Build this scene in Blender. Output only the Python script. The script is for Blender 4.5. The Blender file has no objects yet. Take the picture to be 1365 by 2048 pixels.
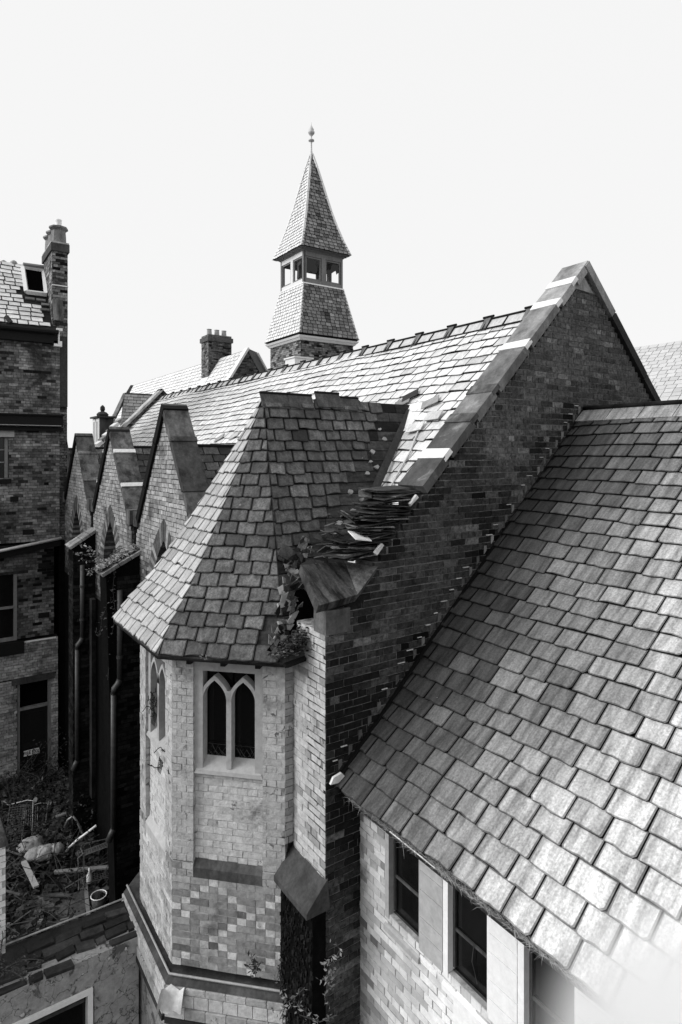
import bpy, math, random
from mathutils import Vector, Matrix, noise
random.seed(7)
R = random.random
def U(a, b): return a + (b - a) * random.random()
sc = bpy.context.scene
COL = sc.collection

# ------------------------------------------------------------------ camera, world, sun, exposure
YAW = math.atan2(.5627, .8267)
CO, SI, FPX, CXP, HYP = .8267, .5627, 1237.0, 682.5, 905.0
cam = bpy.data.cameras.new('camera'); co = bpy.data.objects.new('camera', cam); COL.objects.link(co)
co.location = (0, 0, 0); co.rotation_euler = (math.pi / 2, 0, -YAW)
cam.sensor_fit = 'VERTICAL'; cam.sensor_height = 36; cam.sensor_width = 24
cam.lens = FPX / 2048 * 36; cam.shift_y = -(1024 - HYP) / 2048; cam.clip_start = .05; cam.clip_end = 3000
sc.camera = co
sc.view_settings.view_transform = 'Standard'; sc.view_settings.look = 'None'
sc.view_settings.exposure = 0.0; sc.view_settings.gamma = 1; sc.view_settings.use_curve_mapping = False
SUND = Vector((-.80, .30, .52)).normalized()
w = bpy.data.worlds.new('World'); sc.world = w; w.use_nodes = True
nt = w.node_tree; nt.nodes.clear()
n_out = nt.nodes.new('ShaderNodeOutputWorld'); n_bg = nt.nodes.new('ShaderNodeBackground')
n_sky = nt.nodes.new('ShaderNodeTexSky'); n_sky.sky_type = 'NISHITA'; n_sky.sun_disc = False
n_sky.sun_elevation = math.asin(SUND.z); n_sky.sun_rotation = math.atan2(SUND.x, SUND.y)
n_bw = nt.nodes.new('ShaderNodeRGBToBW'); n_mx = nt.nodes.new('ShaderNodeMix'); n_mx.data_type = 'FLOAT'
n_mx.inputs[0].default_value = .93        # overcast veil over the clear sky
n_mx.inputs[3].default_value = 9.75
nt.links.new(n_sky.outputs[0], n_bw.inputs[0]); nt.links.new(n_bw.outputs[0], n_mx.inputs[2])
nt.links.new(n_mx.outputs[0], n_bg.inputs[0]); n_bg.inputs[1].default_value = .1
nt.links.new(n_bg.outputs[0], n_out.inputs[0])
sl = bpy.data.lights.new('sun', 'SUN'); sl.energy = 2.6; sl.angle = math.radians(36); sl.color = (1, 1, 1)
so = bpy.data.objects.new('sun', sl); COL.objects.link(so)
so.rotation_euler = (-SUND).to_track_quat('-Z', 'Y').to_euler()

def proj(p):
    r = CO * p[0] - SI * p[1]; d = SI * p[0] + CO * p[1]
    if d < .05: return (-9999, -9999, d)
    return (CXP + FPX * r / d, HYP - FPX * p[2] / d, d)
def ray(px, py):
    a = (px - CXP) / FPX
    return Vector((CO * a + SI, -SI * a + CO, (HYP - py) / FPX))
def onX(px, py, X): d = ray(px, py); return d * (X / d.x)
def onY(px, py, Y): d = ray(px, py); return d * (Y / d.y)
def onZ(px, py, Z): d = ray(px, py); return d * (Z / d.z)
def onP(px, py, p, n): d = ray(px, py); return d * (Vector(p).dot(n) / d.dot(n))

# ------------------------------------------------------------------ materials
def mat(name, lo, hi, rough=.85, stain=None, streak=None, fine=(18, .35), bump=(.25, 30), spec=.3, metal=0, patch=None, ramp=None, crack=None):
    """tone attribute lo..hi, times noise; stain=(scale, threshold, colour); streak=(axis scales, amount); patch=(scale,thr,colour);
    ramp=(axis vector, from, to, factor) = stain cover thinning along an axis; paints shade and fade on the wing"""
    m = bpy.data.materials.new(name); m.use_nodes = True; t = m.node_tree; N = t.nodes; L = t.links
    b = N['Principled BSDF']; b.inputs['Roughness'].default_value = rough
    b.inputs['Specular IOR Level'].default_value = spec; b.inputs['Metallic'].default_value = metal
    geo = N.new('ShaderNodeNewGeometry'); pos = geo.outputs['Position']
    at = N.new('ShaderNodeAttribute'); at.attribute_name = 'tone'
    mr = N.new('ShaderNodeMapRange'); mr.inputs[3].default_value = lo; mr.inputs[4].default_value = hi
    L.new(at.outputs['Fac'], mr.inputs[0]); v = mr.outputs[0]
    def nz(scale, detail=4, rgh=.6, vec=None, dist=0):
        n = N.new('ShaderNodeTexNoise'); n.inputs['Scale'].default_value = scale; n.inputs['Detail'].default_value = detail
        n.inputs['Roughness'].default_value = rgh; n.inputs['Distortion'].default_value = dist
        L.new(vec or pos, n.inputs['Vector']); return n.outputs[0]
    def rng(x, a, c, d, e):
        r = N.new('ShaderNodeMapRange'); r.inputs[1].default_value = a; r.inputs[2].default_value = c
        r.inputs[3].default_value = d; r.inputs[4].default_value = e; L.new(x, r.inputs[0]); return r.outputs[0]
    def mth(op, a, c):
        r = N.new('ShaderNodeMath'); r.operation = op
        for i, q in enumerate((a, c)):
            if isinstance(q, (int, float)): r.inputs[i].default_value = q
            else: L.new(q, r.inputs[i])
        return r.outputs[0]
    def mixv(f, a, c):
        r = N.new('ShaderNodeMix'); r.data_type = 'FLOAT'; L.new(f, r.inputs[0])
        for i, q in ((2, a), (3, c)):
            if isinstance(q, (int, float)): r.inputs[i].default_value = q
            else: L.new(q, r.inputs[i])
        return r.outputs[0]
    if streak:
        mp = N.new('ShaderNodeMapping'); mp.inputs['Scale'].default_value = streak[0]; L.new(pos, mp.inputs[0])
        v = mth('MULTIPLY', v, rng(nz(1, 4, .65, mp.outputs[0]), .35, .68, 1 - streak[1], 1 + streak[1] * .7))
    v = mth('MULTIPLY', v, rng(nz(fine[0], 6, .7), .3, .72, 1 - fine[1], 1 + fine[1]))
    if patch:
        f = rng(nz(patch[0], 5, .65, dist=.6), patch[1], patch[1] + .04, 0, 1)
        v = mixv(f, v, patch[2])
    if stain:
        f = rng(nz(stain[0], 5, .68, dist=.3), stain[1], stain[1] + .16, 0, stain[3] if len(stain) > 3 else 1)
        if ramp:
            sx = N.new('ShaderNodeVectorMath'); sx.operation = 'DOT_PRODUCT'; L.new(pos, sx.inputs[0]); sx.inputs[1].default_value = ramp[0]
            f2 = rng(sx.outputs['Value'], ramp[1], ramp[2], ramp[3], 0)
            f = rng(mth('ADD', nz(stain[0], 5, .68, dist=.3), f2), stain[1], stain[1] + .16, 0, stain[3] if len(stain) > 3 else 1)
        v = mixv(f, v, stain[2])
    if crack:
        vo = N.new('ShaderNodeTexVoronoi'); vo.feature = 'DISTANCE_TO_EDGE'; vo.inputs['Scale'].default_value = crack
        va = N.new('ShaderNodeVectorMath'); va.operation = 'ADD'; n3 = N.new('ShaderNodeTexNoise'); n3.inputs['Scale'].default_value = 3.5; n3.inputs['Detail'].default_value = 5
        L.new(pos, n3.inputs['Vector']); L.new(pos, va.inputs[0]); L.new(n3.outputs[1], va.inputs[1]); L.new(va.outputs[0], vo.inputs['Vector'])
        v = mixv(rng(vo.outputs['Distance'], .0, .022, 1, 0), v, .03)
    L.new(v, b.inputs['Base Color'])
    if bump:
        bn = N.new('ShaderNodeBump'); bn.inputs['Strength'].default_value = bump[0]; bn.inputs['Distance'].default_value = .02
        L.new(nz(bump[1], 6, .7), bn.inputs['Height']); L.new(bn.outputs[0], b.inputs['Normal'])
    return m
M = {}
M['brick_dark'] = mat('sooty brick', .002, .20, .8, stain=(1.0, .52, .006, .85), fine=(26, .85), bump=(.5, 40), spec=.15)
M['mortar_dark'] = mat('dark mortar', .15, .17, .95, stain=(1.1, .55, .012, .8), fine=(30, .5), bump=(.4, 60), spec=.1)
M['brick_alley_shade'] = mat('alley brick with painted shade', .001, .03, .85, stain=(.8, .5, .002, .9), fine=(14, .7), bump=(.5, 30), spec=.1)  # brick darkened to paint in the shade of the alley
M['brick_mid'] = mat('weathered brick', .004, .40, .85, stain=(.9, .52, .008, .85), fine=(9, .6), bump=(.5, 30), spec=.15)
M['mortar_mid'] = mat('weathered mortar', .04, .05, .95, stain=(.6, .5, .02, .8), bump=(.3, 40), spec=.1)
M['brick_gable'] = mat('grey gable brick', .03, .44, .85, stain=(1.4, .52, .03, .8), fine=(12, .45), bump=(.4, 30), spec=.15)
M['mortar_gable'] = mat('gable mortar', .03, .04, .95, spec=.1)
M['paint_brick'] = mat('flaking white painted brick', .22, .58, .7, stain=(1.7, .57, .07, .85), fine=(14, .3), bump=(.6, 35), patch=(7, .63, .12))
M['worn_brick'] = mat('worn brick with white headers', .05, .66, .8, stain=(2.2, .54, .05, .7), fine=(14, .35), bump=(.6, 35), patch=(9, .64, .3))
M['mortar_paint'] = mat('painted mortar', .36, .44, .9, stain=(2.6, .50, .02, .95), fine=(9, .5), bump=(.3, 35))
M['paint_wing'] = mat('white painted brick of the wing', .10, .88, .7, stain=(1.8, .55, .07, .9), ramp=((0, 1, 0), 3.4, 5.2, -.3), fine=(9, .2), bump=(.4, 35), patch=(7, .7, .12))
M['stone'] = mat('painted stone', .30, .42, .7, stain=(2.2, .58, .16, .7), fine=(14, .18), bump=(.2, 40))
M['white_stone'] = mat('white painted stone', .8, .88, .65, stain=(2.0, .66, .3, .6), fine=(14, .1), bump=(.15, 40))
M['stone_dark'] = mat('sooty stone', .015, .11, .85, streak=((3, 3, .8), .5), stain=(2.0, .55, .02, .7), fine=(20, .35), bump=(.35, 45))
M['coping'] = mat('weathered coping stone', .02, .17, .75, streak=((5, 5, 1), .8), stain=(2.4, .60, .34, .6), fine=(24, .3), bump=(.3, 50))
M['coping_main'] = mat('gable coping stone', .07, .46, .7, streak=((3, 3, 1.2), .55), stain=(2.5, .60, .5, .5), fine=(24, .25), bump=(.3, 50))
M['kneel'] = mat('streaked slab', .02, .10, .75, streak=((16, 3, 1), .95), stain=(9, .64, .26, .7), fine=(30, .5), bump=(.4, 50))
M['lead_white'] = mat('bright lead flashing', .62, .8, .5, stain=(7, .58, .25, .6), fine=(20, .15), bump=(.3, 20))
M['lead'] = mat('lead strip', .5, .65, .45, fine=(20, .2), bump=(.3, 20), spec=.5)
M['slate_pale'] = mat('pale slate', .03, .86, .42, streak=((4, 11, 4), .22), stain=(1.4, .68, .25, .4), fine=(38, .22), bump=(.18, 40), spec=.5)
M['slate_turret'] = mat('grey turret slate', .003, .20, .6, streak=((14, 14, 2.5), .5), stain=(2.0, .52, .02, .7), fine=(45, .6), bump=(.35, 60), spec=.3, patch=(7, .70, .34))
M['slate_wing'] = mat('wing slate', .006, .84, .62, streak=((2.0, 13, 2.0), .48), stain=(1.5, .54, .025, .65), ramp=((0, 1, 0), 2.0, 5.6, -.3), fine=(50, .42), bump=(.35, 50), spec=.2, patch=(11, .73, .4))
M['slate_tower'] = mat('tower slate', .01, .36, .6, fine=(20, .25), bump=(.2, 40), spec=.35)
M['deck'] = mat('bare roof boards', .005, .08, .9, streak=((3, 3, 20), .5), stain=(3, .6, .16, .6), fine=(20, .5), bump=(.4, 40))
M['black'] = mat('black timber', .006, .012, .7, spec=.15, fine=(20, .3))
M['dark'] = mat('dark interior', .002, .004, .95, spec=0, bump=None)
M['deepwall'] = mat('black wall with painted shade', .0015, .006, .95, spec=.05, fine=(8, .6))  # near black colour paints in the shade of alley and recesses
M['glass'] = mat('dark window glass', .004, .008, .12, spec=.35, bump=None)
M['timber_grey'] = mat('grey painted timber', .14, .22, .6, streak=((6, 6, 1), .2), fine=(20, .2))
M['white_paint'] = mat('white painted timber', .7, .8, .5, stain=(4, .66, .3, .5), fine=(20, .1))
M['iron'] = mat('cast iron pipe', .02, .055, .45, spec=.4, fine=(12, .4))
M['plaster'] = mat('peeling plaster', .26, .34, .8, stain=(1.6, .58, .10, .8), patch=(3.2, .60, .10), fine=(12, .3), bump=(.8, 12), crack=2.3)
M['soil'] = mat('dark rubble soil', .004, .014, .95, fine=(6, .7), bump=(.8, 8), stain=(2.5, .62, .05, .7))
M['rubble'] = mat('rubble stones', .012, .15, .9, stain=(1.6, .52, .01, .8), fine=(12, .6), bump=(.4, 20))
M['leaf_dark'] = mat('dark leaves', .006, .075, .6, bump=None, fine=(3, .5))
M['leaf_pale'] = mat('pale dusty leaves', .10, .30, .6, bump=None, fine=(3, .4))
M['dry'] = mat('dry grass', .25, .6, .8, bump=None)
M['twig'] = mat('twig bark', .01, .09, .9, bump=None)
M['wire'] = mat('tarnished wire', .12, .25, .4, metal=.6, bump=None)
M['sack'] = mat('pale sacking', .20, .42, .9, stain=(4, .56, .04, .8), fine=(6, .4), bump=(.8, 14))
M['white_plastic'] = mat('white plastic', .7, .8, .4, bump=None, fine=(10, .15))
M['far_slate'] = mat('distant pale slate', .34, .58, .6, fine=(6, .06), bump=None, spec=.5)
M['text'] = mat('sign lettering', .01, .01, .6, bump=None)

# ------------------------------------------------------------------ mesh helpers
WL = {}
def mesh(name, V, Fc, m, tones=None, smooth=False):
    me = bpy.data.meshes.new(name); me.from_pydata(V, [], Fc); me.materials.append(m)
    if tones is not None:
        a = me.attributes.new('tone', 'FLOAT', 'FACE')
        a.data.foreach_set('value', tones if hasattr(tones, '__len__') else [tones] * len(Fc))
    if smooth: me.shade_smooth()
    return me
def thing(name, label, cat, loc=(0, 0, 0), group=None):
    o = bpy.data.objects.new(name, None); COL.objects.link(o); o.location = loc; o.empty_display_size = .2
    o['label'] = label; o['category'] = cat
    if group: o['group'] = group
    WL[o.name] = Vector(loc); return o
def place(o, parent, wl):
    COL.objects.link(o)
    if parent: o.parent = parent; o.location = wl - WL[parent.name]
    else: o.location = wl
    WL[o.name] = Vector(wl)
def obj(name, G, m, parent=None, tone=.5, stuff=False, smooth=False, label=None, cat=None, group=None, kind=None):
    """G = (verts, faces[, tones]) in world coordinates"""
    V = [Vector(v) for v in G[0]]
    c = Vector((0, 0, 0))
    for v in V: c += v
    c /= max(1, len(V))
    T = G[2] if len(G) > 2 and G[2] is not None else tone
    me = mesh(name, [v - c for v in V], G[1], M[m] if isinstance(m, str) else m, T, smooth)
    o = bpy.data.objects.new(name, me); place(o, parent, c)
    if stuff: o['kind'] = 'stuff'
    if kind: o['kind'] = kind
    if label: o['label'] = label
    if cat: o['category'] = cat
    if group: o['group'] = group
    return o
def join(Gs):
    V = []; Fc = []; T = []
    for g in Gs:
        n = len(V); V += list(g[0]); Fc += [tuple(i + n for i in f) for f in g[1]]
        t = g[2] if len(g) > 2 and g[2] is not None else .5
        T += list(t) if hasattr(t, '__len__') else [t] * len(g[1])
    return V, Fc, T
def hexa(P, tone=None):
    """8 points: bottom 4 (ccw) then top 4"""
    return (P, [(3, 2, 1, 0), (4, 5, 6, 7), (0, 1, 5, 4), (1, 2, 6, 5), (2, 3, 7, 6), (3, 0, 4, 7)], tone)
def box(x0, x1, y0, y1, z0, z1, tone=None):
    return hexa([Vector(p) for p in ((x0, y0, z0), (x1, y0, z0), (x1, y1, z0), (x0, y1, z0), (x0, y0, z1), (x1, y0, z1), (x1, y1, z1), (x0, y1, z1))], tone)
def obox(c, a, b, d, tone=None):
    """centre and three half-axis vectors"""
    c = Vector(c); a = Vector(a); b = Vector(b); d = Vector(d)
    return hexa([c - a - b - d, c + a - b - d, c + a + b - d, c - a + b - d, c - a - b + d, c + a - b + d, c + a + b + d, c - a + b + d], tone)
def slab(top, n, th, tone=None):
    k = len(top); n = Vector(n)
    if isinstance(tone, tuple): tone = [tone[0]] + [tone[1]] * (k + 1)
    V = [Vector(p) for p in top] + [Vector(p) - n * th for p in top]
    Fc = [tuple(range(k)), tuple(range(2 * k - 1, k - 1, -1))] + [(i, i + k, (i + 1) % k + k, (i + 1) % k) for i in range(k)]
    return V, Fc, tone
def tube(pts, r, n=6, tone=None):
    pts = [Vector(p) for p in pts]; V = []; Fc = []
    up = Vector((.13, .27, .95))
    for i, p in enumerate(pts):
        d = (pts[min(i + 1, len(pts) - 1)] - pts[max(i - 1, 0)]).normalized()
        a = d.cross(up)
        if a.length < .05: a = d.cross(Vector((1, 0, 0)))
        a.normalize(); b = d.cross(a)
        rr = r[i] if hasattr(r, '__len__') else r
        for j in range(n):
            t = 2 * math.pi * j / n; V.append(p + a * (math.cos(t) * rr) + b * (math.sin(t) * rr))
    for i in range(len(pts) - 1):
        for j in range(n):
            k = (j + 1) % n; Fc.append((i * n + j, i * n + k, (i + 1) * n + k, (i + 1) * n + j))
    Fc.append(tuple(range(n - 1, -1, -1))); Fc.append(tuple(range((len(pts) - 1) * n, len(pts) * n)))
    return V, Fc, tone
def lathe(c, prof, n=16, tone=None):
    c = Vector(c); V = []; Fc = []
    for r, z in prof:
        for j in range(n):
            t = 2 * math.pi * j / n; V.append(c + Vector((r * math.cos(t), r * math.sin(t), z)))
    for i in range(len(prof) - 1):
        for j in range(n):
            k = (j + 1) % n; Fc.append((i * n + j, i * n + k, (i + 1) * n + k, (i + 1) * n + j))
    Fc.append(tuple(range(n - 1, -1, -1))); Fc.append(tuple(range((len(prof) - 1) * n, len(prof) * n)))
    return V, Fc, tone
def rock(c, r, tone, sq=(1, 1, .6)):
    V = []; c = Vector(c)
    for x, y, z in ((-1, -1, -1), (1, -1, -1), (1, 1, -1), (-1, 1, -1), (-1, -1, 1), (1, -1, 1), (1, 1, 1), (-1, 1, 1)):
        V.append(c + Vector((x * r * U(.5, 1) * sq[0], y * r * U(.5, 1) * sq[1], z * r * U(.5, 1) * sq[2])))
    a = U(0, 6.28); ca, sa = math.cos(a), math.sin(a)
    V = [Vector((c.x + (v.x - c.x) * ca - (v.y - c.y) * sa, c.y + (v.x - c.x) * sa + (v.y - c.y) * ca, v.z)) for v in V]
    return hexa(V, tone)
def emit(pieces, name, m, parent, limit=300, rest=None):
    """pieces largest in view become objects of their own, the rest one joined mesh"""
    sc_ = []
    for g in pieces:
        c = sum((Vector(v) for v in g[0]), Vector()) / len(g[0]); p = proj(c)
        vis = -15 < p[0] < 1380 and -15 < p[1] < 2063 and p[2] > .3
        sc_.append((0 if vis else 1, p[2]))
    order = sorted(range(len(pieces)), key=lambda i: sc_[i])
    near = [i for i in order if sc_[i][0] == 0][:limit]; ns = set(near)
    far = [i for i in order if i not in ns]
    for i in near: obj(name, pieces[i], m, parent)
    if far: obj(rest or name + '_courses', join([pieces[i] for i in far]), m, parent, stuff=True)

# bricks: shared box meshes scaled to each brick
BV = {}
def brick_mesh(m, tone):
    k = (m, int(tone * 11.99), random.randrange(3))
    if k not in BV:
        j = lambda: U(-.035, .035)
        P = [Vector((x + j() * .6, y, z + j() * 2)) for x, y, z in ((-.5, -.5, -.5), (.5, -.5, -.5), (.5, .5, -.5), (-.5, .5, -.5), (-.5, -.5, .5), (.5, -.5, .5), (.5, .5, .5), (-.5, .5, .5))]
        g = hexa(P); BV[k] = (mesh('brick', g[0], g[1], M[m], (k[1] + .5) / 12), g)
    return BV[k]
def brick_wall(parent, O, ud, nd, z0, z1, spans, m, mm, proud=.007, limit=300, course=.078, L=.235, back=.2, wallname='brickwork', tonef=None, indiv=True, backing=True, hdr=5, segf=None):
    """face plane through O, direction ud along, nd outward; spans(z) -> [(u0,u1)]"""
    O = Vector(O); ud = Vector(ud).normalized(); nd = Vector(nd).normalized(); rz = math.atan2(ud.y, ud.x)
    n = int(round((z1 - z0) / course)); out = []
    for i in range(n):
        za = z0 + i * course; zc = za + course / 2
        header = i % hdr == 0; bl = L / 2 if header else L; off = (L / 4 if header else (L / 2 if i % 2 else 0))
        for (a, b) in spans(zc):
            if segf:
                for u0, u1, t in segf(i, a, b):
                    pr = proud + U(-.002, .004)
                    out.append((O + ud * ((u0 + u1) / 2) + Vector((0, 0, zc)) + nd * (pr / 2 - .02), u1 - u0, pr + .04, course - .010, t))
                continue
            k = math.floor((a - off) / bl)
            while off + k * bl < b:
                u0 = max(a, off + k * bl + .005); u1 = min(b, off + (k + 1) * bl - .005); k += 1
                if u1 - u0 < .03: continue
                t = tonef(u0 / 2 + u1 / 2, zc, i, k) if tonef else min(1, max(0, random.gauss(.4, .22)))
                pr = proud + U(-.003, .004)
                out.append((O + ud * ((u0 + u1) / 2) + Vector((0, 0, zc)) + nd * (pr / 2 - .02), u1 - u0, pr + .04, course - .011, t))
    vis = []; rest = []
    for q in out:
        p = proj(q[0]); ok = indiv and -10 < p[0] < 1375 and -10 < p[1] < 2058 and p[2] > .3
        (vis if ok else rest).append((p[2], q))
    vis.sort(key=lambda t: t[0]); rest += vis[limit:]; vis = vis[:limit]
    w_ = None
    if backing:
        V = []; Fc = []
        prev = None
        for i in range(n):
            za = z0 + i * course
            for (a, b) in spans(za + course / 2):
                k = len(V)
                for dz in (0, course):
                    for u, dn in ((a, 0), (b, 0), (b, -back), (a, -back)):
                        V.append(O + ud * u + nd * dn + Vector((0, 0, za + dz)))
                Fc += [(k, k + 1, k + 5, k + 4), (k + 1, k + 2, k + 6, k + 5), (k + 2, k + 3, k + 7, k + 6), (k + 3, k, k + 4, k + 7), (k, k + 3, k + 2, k + 1), (k + 4, k + 5, k + 6, k + 7)]
        w_ = obj(wallname, (V, Fc), mm, parent, stuff=True)
    par = w_ or parent
    wp = WL[par.name]
    for _, (c, lx, ly, lz, t) in vis:
        me, _g = brick_mesh(m, t); o = bpy.data.objects.new('brick', me); COL.objects.link(o)
        o.parent = par; o.location = c - wp; o.rotation_euler = (0, 0, rz); o.scale = (lx, ly, lz)
    if rest:
        Gs = []
        for _, (c, lx, ly, lz, t) in rest:
            _m, g = brick_mesh(m, t)
            Gs.append(([c + ud * (v.x * lx) - nd * (v.y * ly) * (1 if ud.cross(Vector((0, 0, 1))).dot(nd) > 0 else -1) + Vector((0, 0, v.z * lz)) for v in g[0]], g[1], t))
        obj('brick_courses', join(Gs), m, par, stuff=True)
    return par
def slate_rows(pt, lo, hi, n, width, th=.009, jit=.012, tonef=None, skip=None, gap=.010, ragged=.008, lift=1.0, phase=0, rim=.008, edge=.42):
    """pt(i,s): point on row line i (0 top .. n bottom) at s metres; returns pieces"""
    out = []
    for i in range(n):
        l0, h0, l1, h1 = lo(i), hi(i), lo(i + 1), hi(i + 1)
        s = min(l0, l1) - U(0, width) * .2 + (width * .5 if i % 2 else 0) - width + phase
        e = max(h0, h1)
        while s < e:
            wd = width * U(.84, 1.16); a, b = s + gap / 2, s + wd - gap / 2; s += wd
            ta, tb = max(a, l0), min(b, h0); ba, bb = max(a, l1), min(b, h1)
            if bb - ba < .02 and tb - ta < .02: continue
            if bb < ba: ba = bb = min(max((ba + bb) / 2, l1), h1)
            if tb < ta: ta = tb = min(max((ta + tb) / 2, l0), h0)
            if skip and skip((ta + tb + ba + bb) / 4, i, pt(i, (ta + tb) / 2)): continue
            T0, T1, B0, B1 = pt(i, ta), pt(i, tb), pt(i + 1, ba), pt(i + 1, bb)
            along = (B1 - B0) if (B1 - B0).length > .01 else (T1 - T0)
            dn = ((B0 + B1) - (T0 + T1)) / 2
            N = along.cross(dn).normalized()
            if N.z < 0: N = -N
            dnn = dn.normalized(); j = U(-jit, jit); tl = U(-jit, jit) * .6
            lf = (th + .006) * lift
            B = [B1 + dnn * (.012 + j + tl), B0 + dnn * (.012 + j - tl)]
            bw = (B1 - B0).length; ln_ = (B0 - T0).length
            up = U(0, .005); TP0 = T0 + N * .003; TP1 = T1 + N * .003; q0 = B[1] + N * (lf + up); q1 = B[0] + N * (lf + up + U(-.003, .003))
            if bw > .09 and ln_ > .08:
                c0 = U(.004, .03 if R() < .2 else .012); c1 = U(.004, .03 if R() < .2 else .012); ev = (q1 - q0).normalized()
                top = [TP0, q0.lerp(TP0, min(.4, c0 / ln_)), q0 + ev * c0]
                for f in (.3, .62): top.append(q0.lerp(q1, f) + dnn * U(-ragged, ragged))
                top += [q1 - ev * c1, q1.lerp(TP1, min(.4, c1 / ln_)), TP1]
            else: top = [TP0, q0, q1, TP1]
            t = tonef(pt(i, (ta + tb) / 2), i) if tonef else min(1, max(0, random.gauss(.5, .2)))
            k_ = len(top); cc = sum(top, Vector()) / k_
            inn = [p + (cc - p) * min(.45, rim / max(.02, (cc - p).length) * 1.25) for p in top]
            Vv = inn + [p - N * .004 for p in top] + [p - N * (th + .002) for p in top]
            Ff = [tuple(range(k_))] + [(m1, k_ + m1, k_ + (m1 + 1) % k_, (m1 + 1) % k_) for m1 in range(k_)] + [(k_ + m1, 2 * k_ + m1, 2 * k_ + (m1 + 1) % k_, k_ + (m1 + 1) % k_) for m1 in range(k_)]
            out.append((Vv, Ff, [t] + [t * edge] * k_ + [0.0] * k_))
    return out
def leafquad(c, size, tone, droop=None):
    a = Vector((U(-1, 1), U(-1, 1), U(-.6, .6))).normalized(); b = a.cross(Vector((U(-1, 1), U(-1, 1), U(-1, 1)))).normalized()
    c = Vector(c); n = a.cross(b) * size * .12
    return ([c - a * size, c + b * size * .42 + n, c + a * size, c - b * size * .42 + n], [(0, 1, 2), (0, 2, 3)], tone)
def gauss01(m, s): return min(1, max(0, random.gauss(m, s)))

GZ = -9.2
# ================================================================== ground
V = []; Fc = []; nx = 60
for j in range(nx + 1):
    for i in range(nx + 1):
        x = -3 + 8 * i / nx; y = 5 + 15.5 * j / nx
        h = noise.noise(Vector((x * .7, y * .7, 3))) * .22 + noise.noise(Vector((x * 2.4, y * 2.4, 7))) * .10
        if i in (0, nx) or j in (0, nx): h = -.15
        V.append(Vector((x, y, GZ + .1 + h)))
for j in range(nx):
    for i in range(nx):
        a = j * (nx + 1) + i; Fc.append((a, a + 1, a + nx + 2, a + nx + 1))
obj('courtyard_ground', (V, Fc), 'soil', kind='structure', smooth=True)
obj('ground', ([Vector((-900, -900, GZ - .02)), Vector((900, -900, GZ - .02)), Vector((900, 900, GZ - .02)), Vector((-900, 900, GZ - .02))], [(0, 1, 2, 3)]), 'soil', kind='structure')

# ================================================================== MAIN HALL
hall = thing('church_hall', 'large slate roofed hall with a sooty brick end gable and three coped side gables', 'hall', (7.8, 10, GZ))
RX, RZ, RS = 7.80, 2.15, 1.03           # ridge x, ridge z, roof slope
def zmain(x): return RZ - abs(RX - x) * RS
def xmain(z): return RX - (RZ - z) / RS
APX, APZ, GS = 7.80, 2.71, .995          # coping apex and slope
GY = 5.30
# end gable wall
def gspan(z):
    top = APZ - .20
    if z > top: return []
    hw = (top - z) / GS
    a = max(3.42, APX - hw); b = min(12.1, APX + hw)
    if z > -1.9: a = max(a, 3.46)
    return [(a, b)] if b - a > .1 else []
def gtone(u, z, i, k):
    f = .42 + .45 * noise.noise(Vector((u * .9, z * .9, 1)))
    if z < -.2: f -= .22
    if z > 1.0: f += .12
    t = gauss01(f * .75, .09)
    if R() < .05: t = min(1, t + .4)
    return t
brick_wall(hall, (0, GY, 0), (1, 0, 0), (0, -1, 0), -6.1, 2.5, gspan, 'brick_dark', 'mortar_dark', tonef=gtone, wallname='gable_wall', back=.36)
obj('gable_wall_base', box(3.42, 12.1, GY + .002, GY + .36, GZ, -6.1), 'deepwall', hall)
# apex stone
obj('apex_stone', slab([onY(x, y, GY - .015) for x, y in ((1164, 545), (1139, 573), (1188, 588))], (0, -1, 0), .12), 'coping_main', hall, tone=.6)
# coping stones, left slope
def cop(xa, xb, side, z_of, th, y0, y1, t, m='coping_main', nm='coping_stone', par=hall, up=0.0, label=None):
    a = Vector((xa, 0, z_of(xa))); b = Vector((xb, 0, z_of(xb))); d = (b - a).normalized(); n = Vector((-d.z, 0, d.x))
    if n.z < 0: n = -n
    P = []
    for base in (-th, up):
        for p, y in ((a, y0), (b, y0), (b, y1), (a, y1)): P.append(Vector((p.x, y, p.z)) + n * base + Vector((U(-.006, .006), U(-.006, .006), U(-.006, .006))))
    return obj(nm, hexa(P, t), m, par, label=label)
zc_ = lambda x: APZ - abs(x - APX) * GS
js = [7.80, 7.47, 7.13, 6.50, 5.88, 5.50, 5.06, 4.66]
for i in range(7):
    cop(js[i] - (.0 if i == 0 else .03), js[i + 1] + .03, -1, zc_, .11, GY - .045, GY + .385, max(0, .75 - .14 * i + U(-.15, .15)))
for i, x in enumerate(js[1:7]):
    cop(x + .055, x - .055, -1, zc_, .05, GY - .052, GY + .39, .8 if i not in (3, 4) else .3, 'lead_white' if i not in (3, 4) else 'coping', 'coping_joint', up=.012)
cop(4.60, 4.50, -1, zc_, .035, GY - .05, GY - .02, .6, 'lead', 'coping_fragment')
cop(4.10, 4.00, -1, zc_, .04, GY - .06, GY - .03, .2, 'lead', 'coping_fragment')
rj = [7.80, 8.45, 9.3, 10.2, 11.1, 12.2]
for i in range(5): cop(rj[i] + .004, rj[i + 1] - .004, 1, zc_, .12, GY - .06, GY + .385, .5 if i == 0 else .1, 'coping_main' if i == 0 else 'stone_dark')
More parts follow.
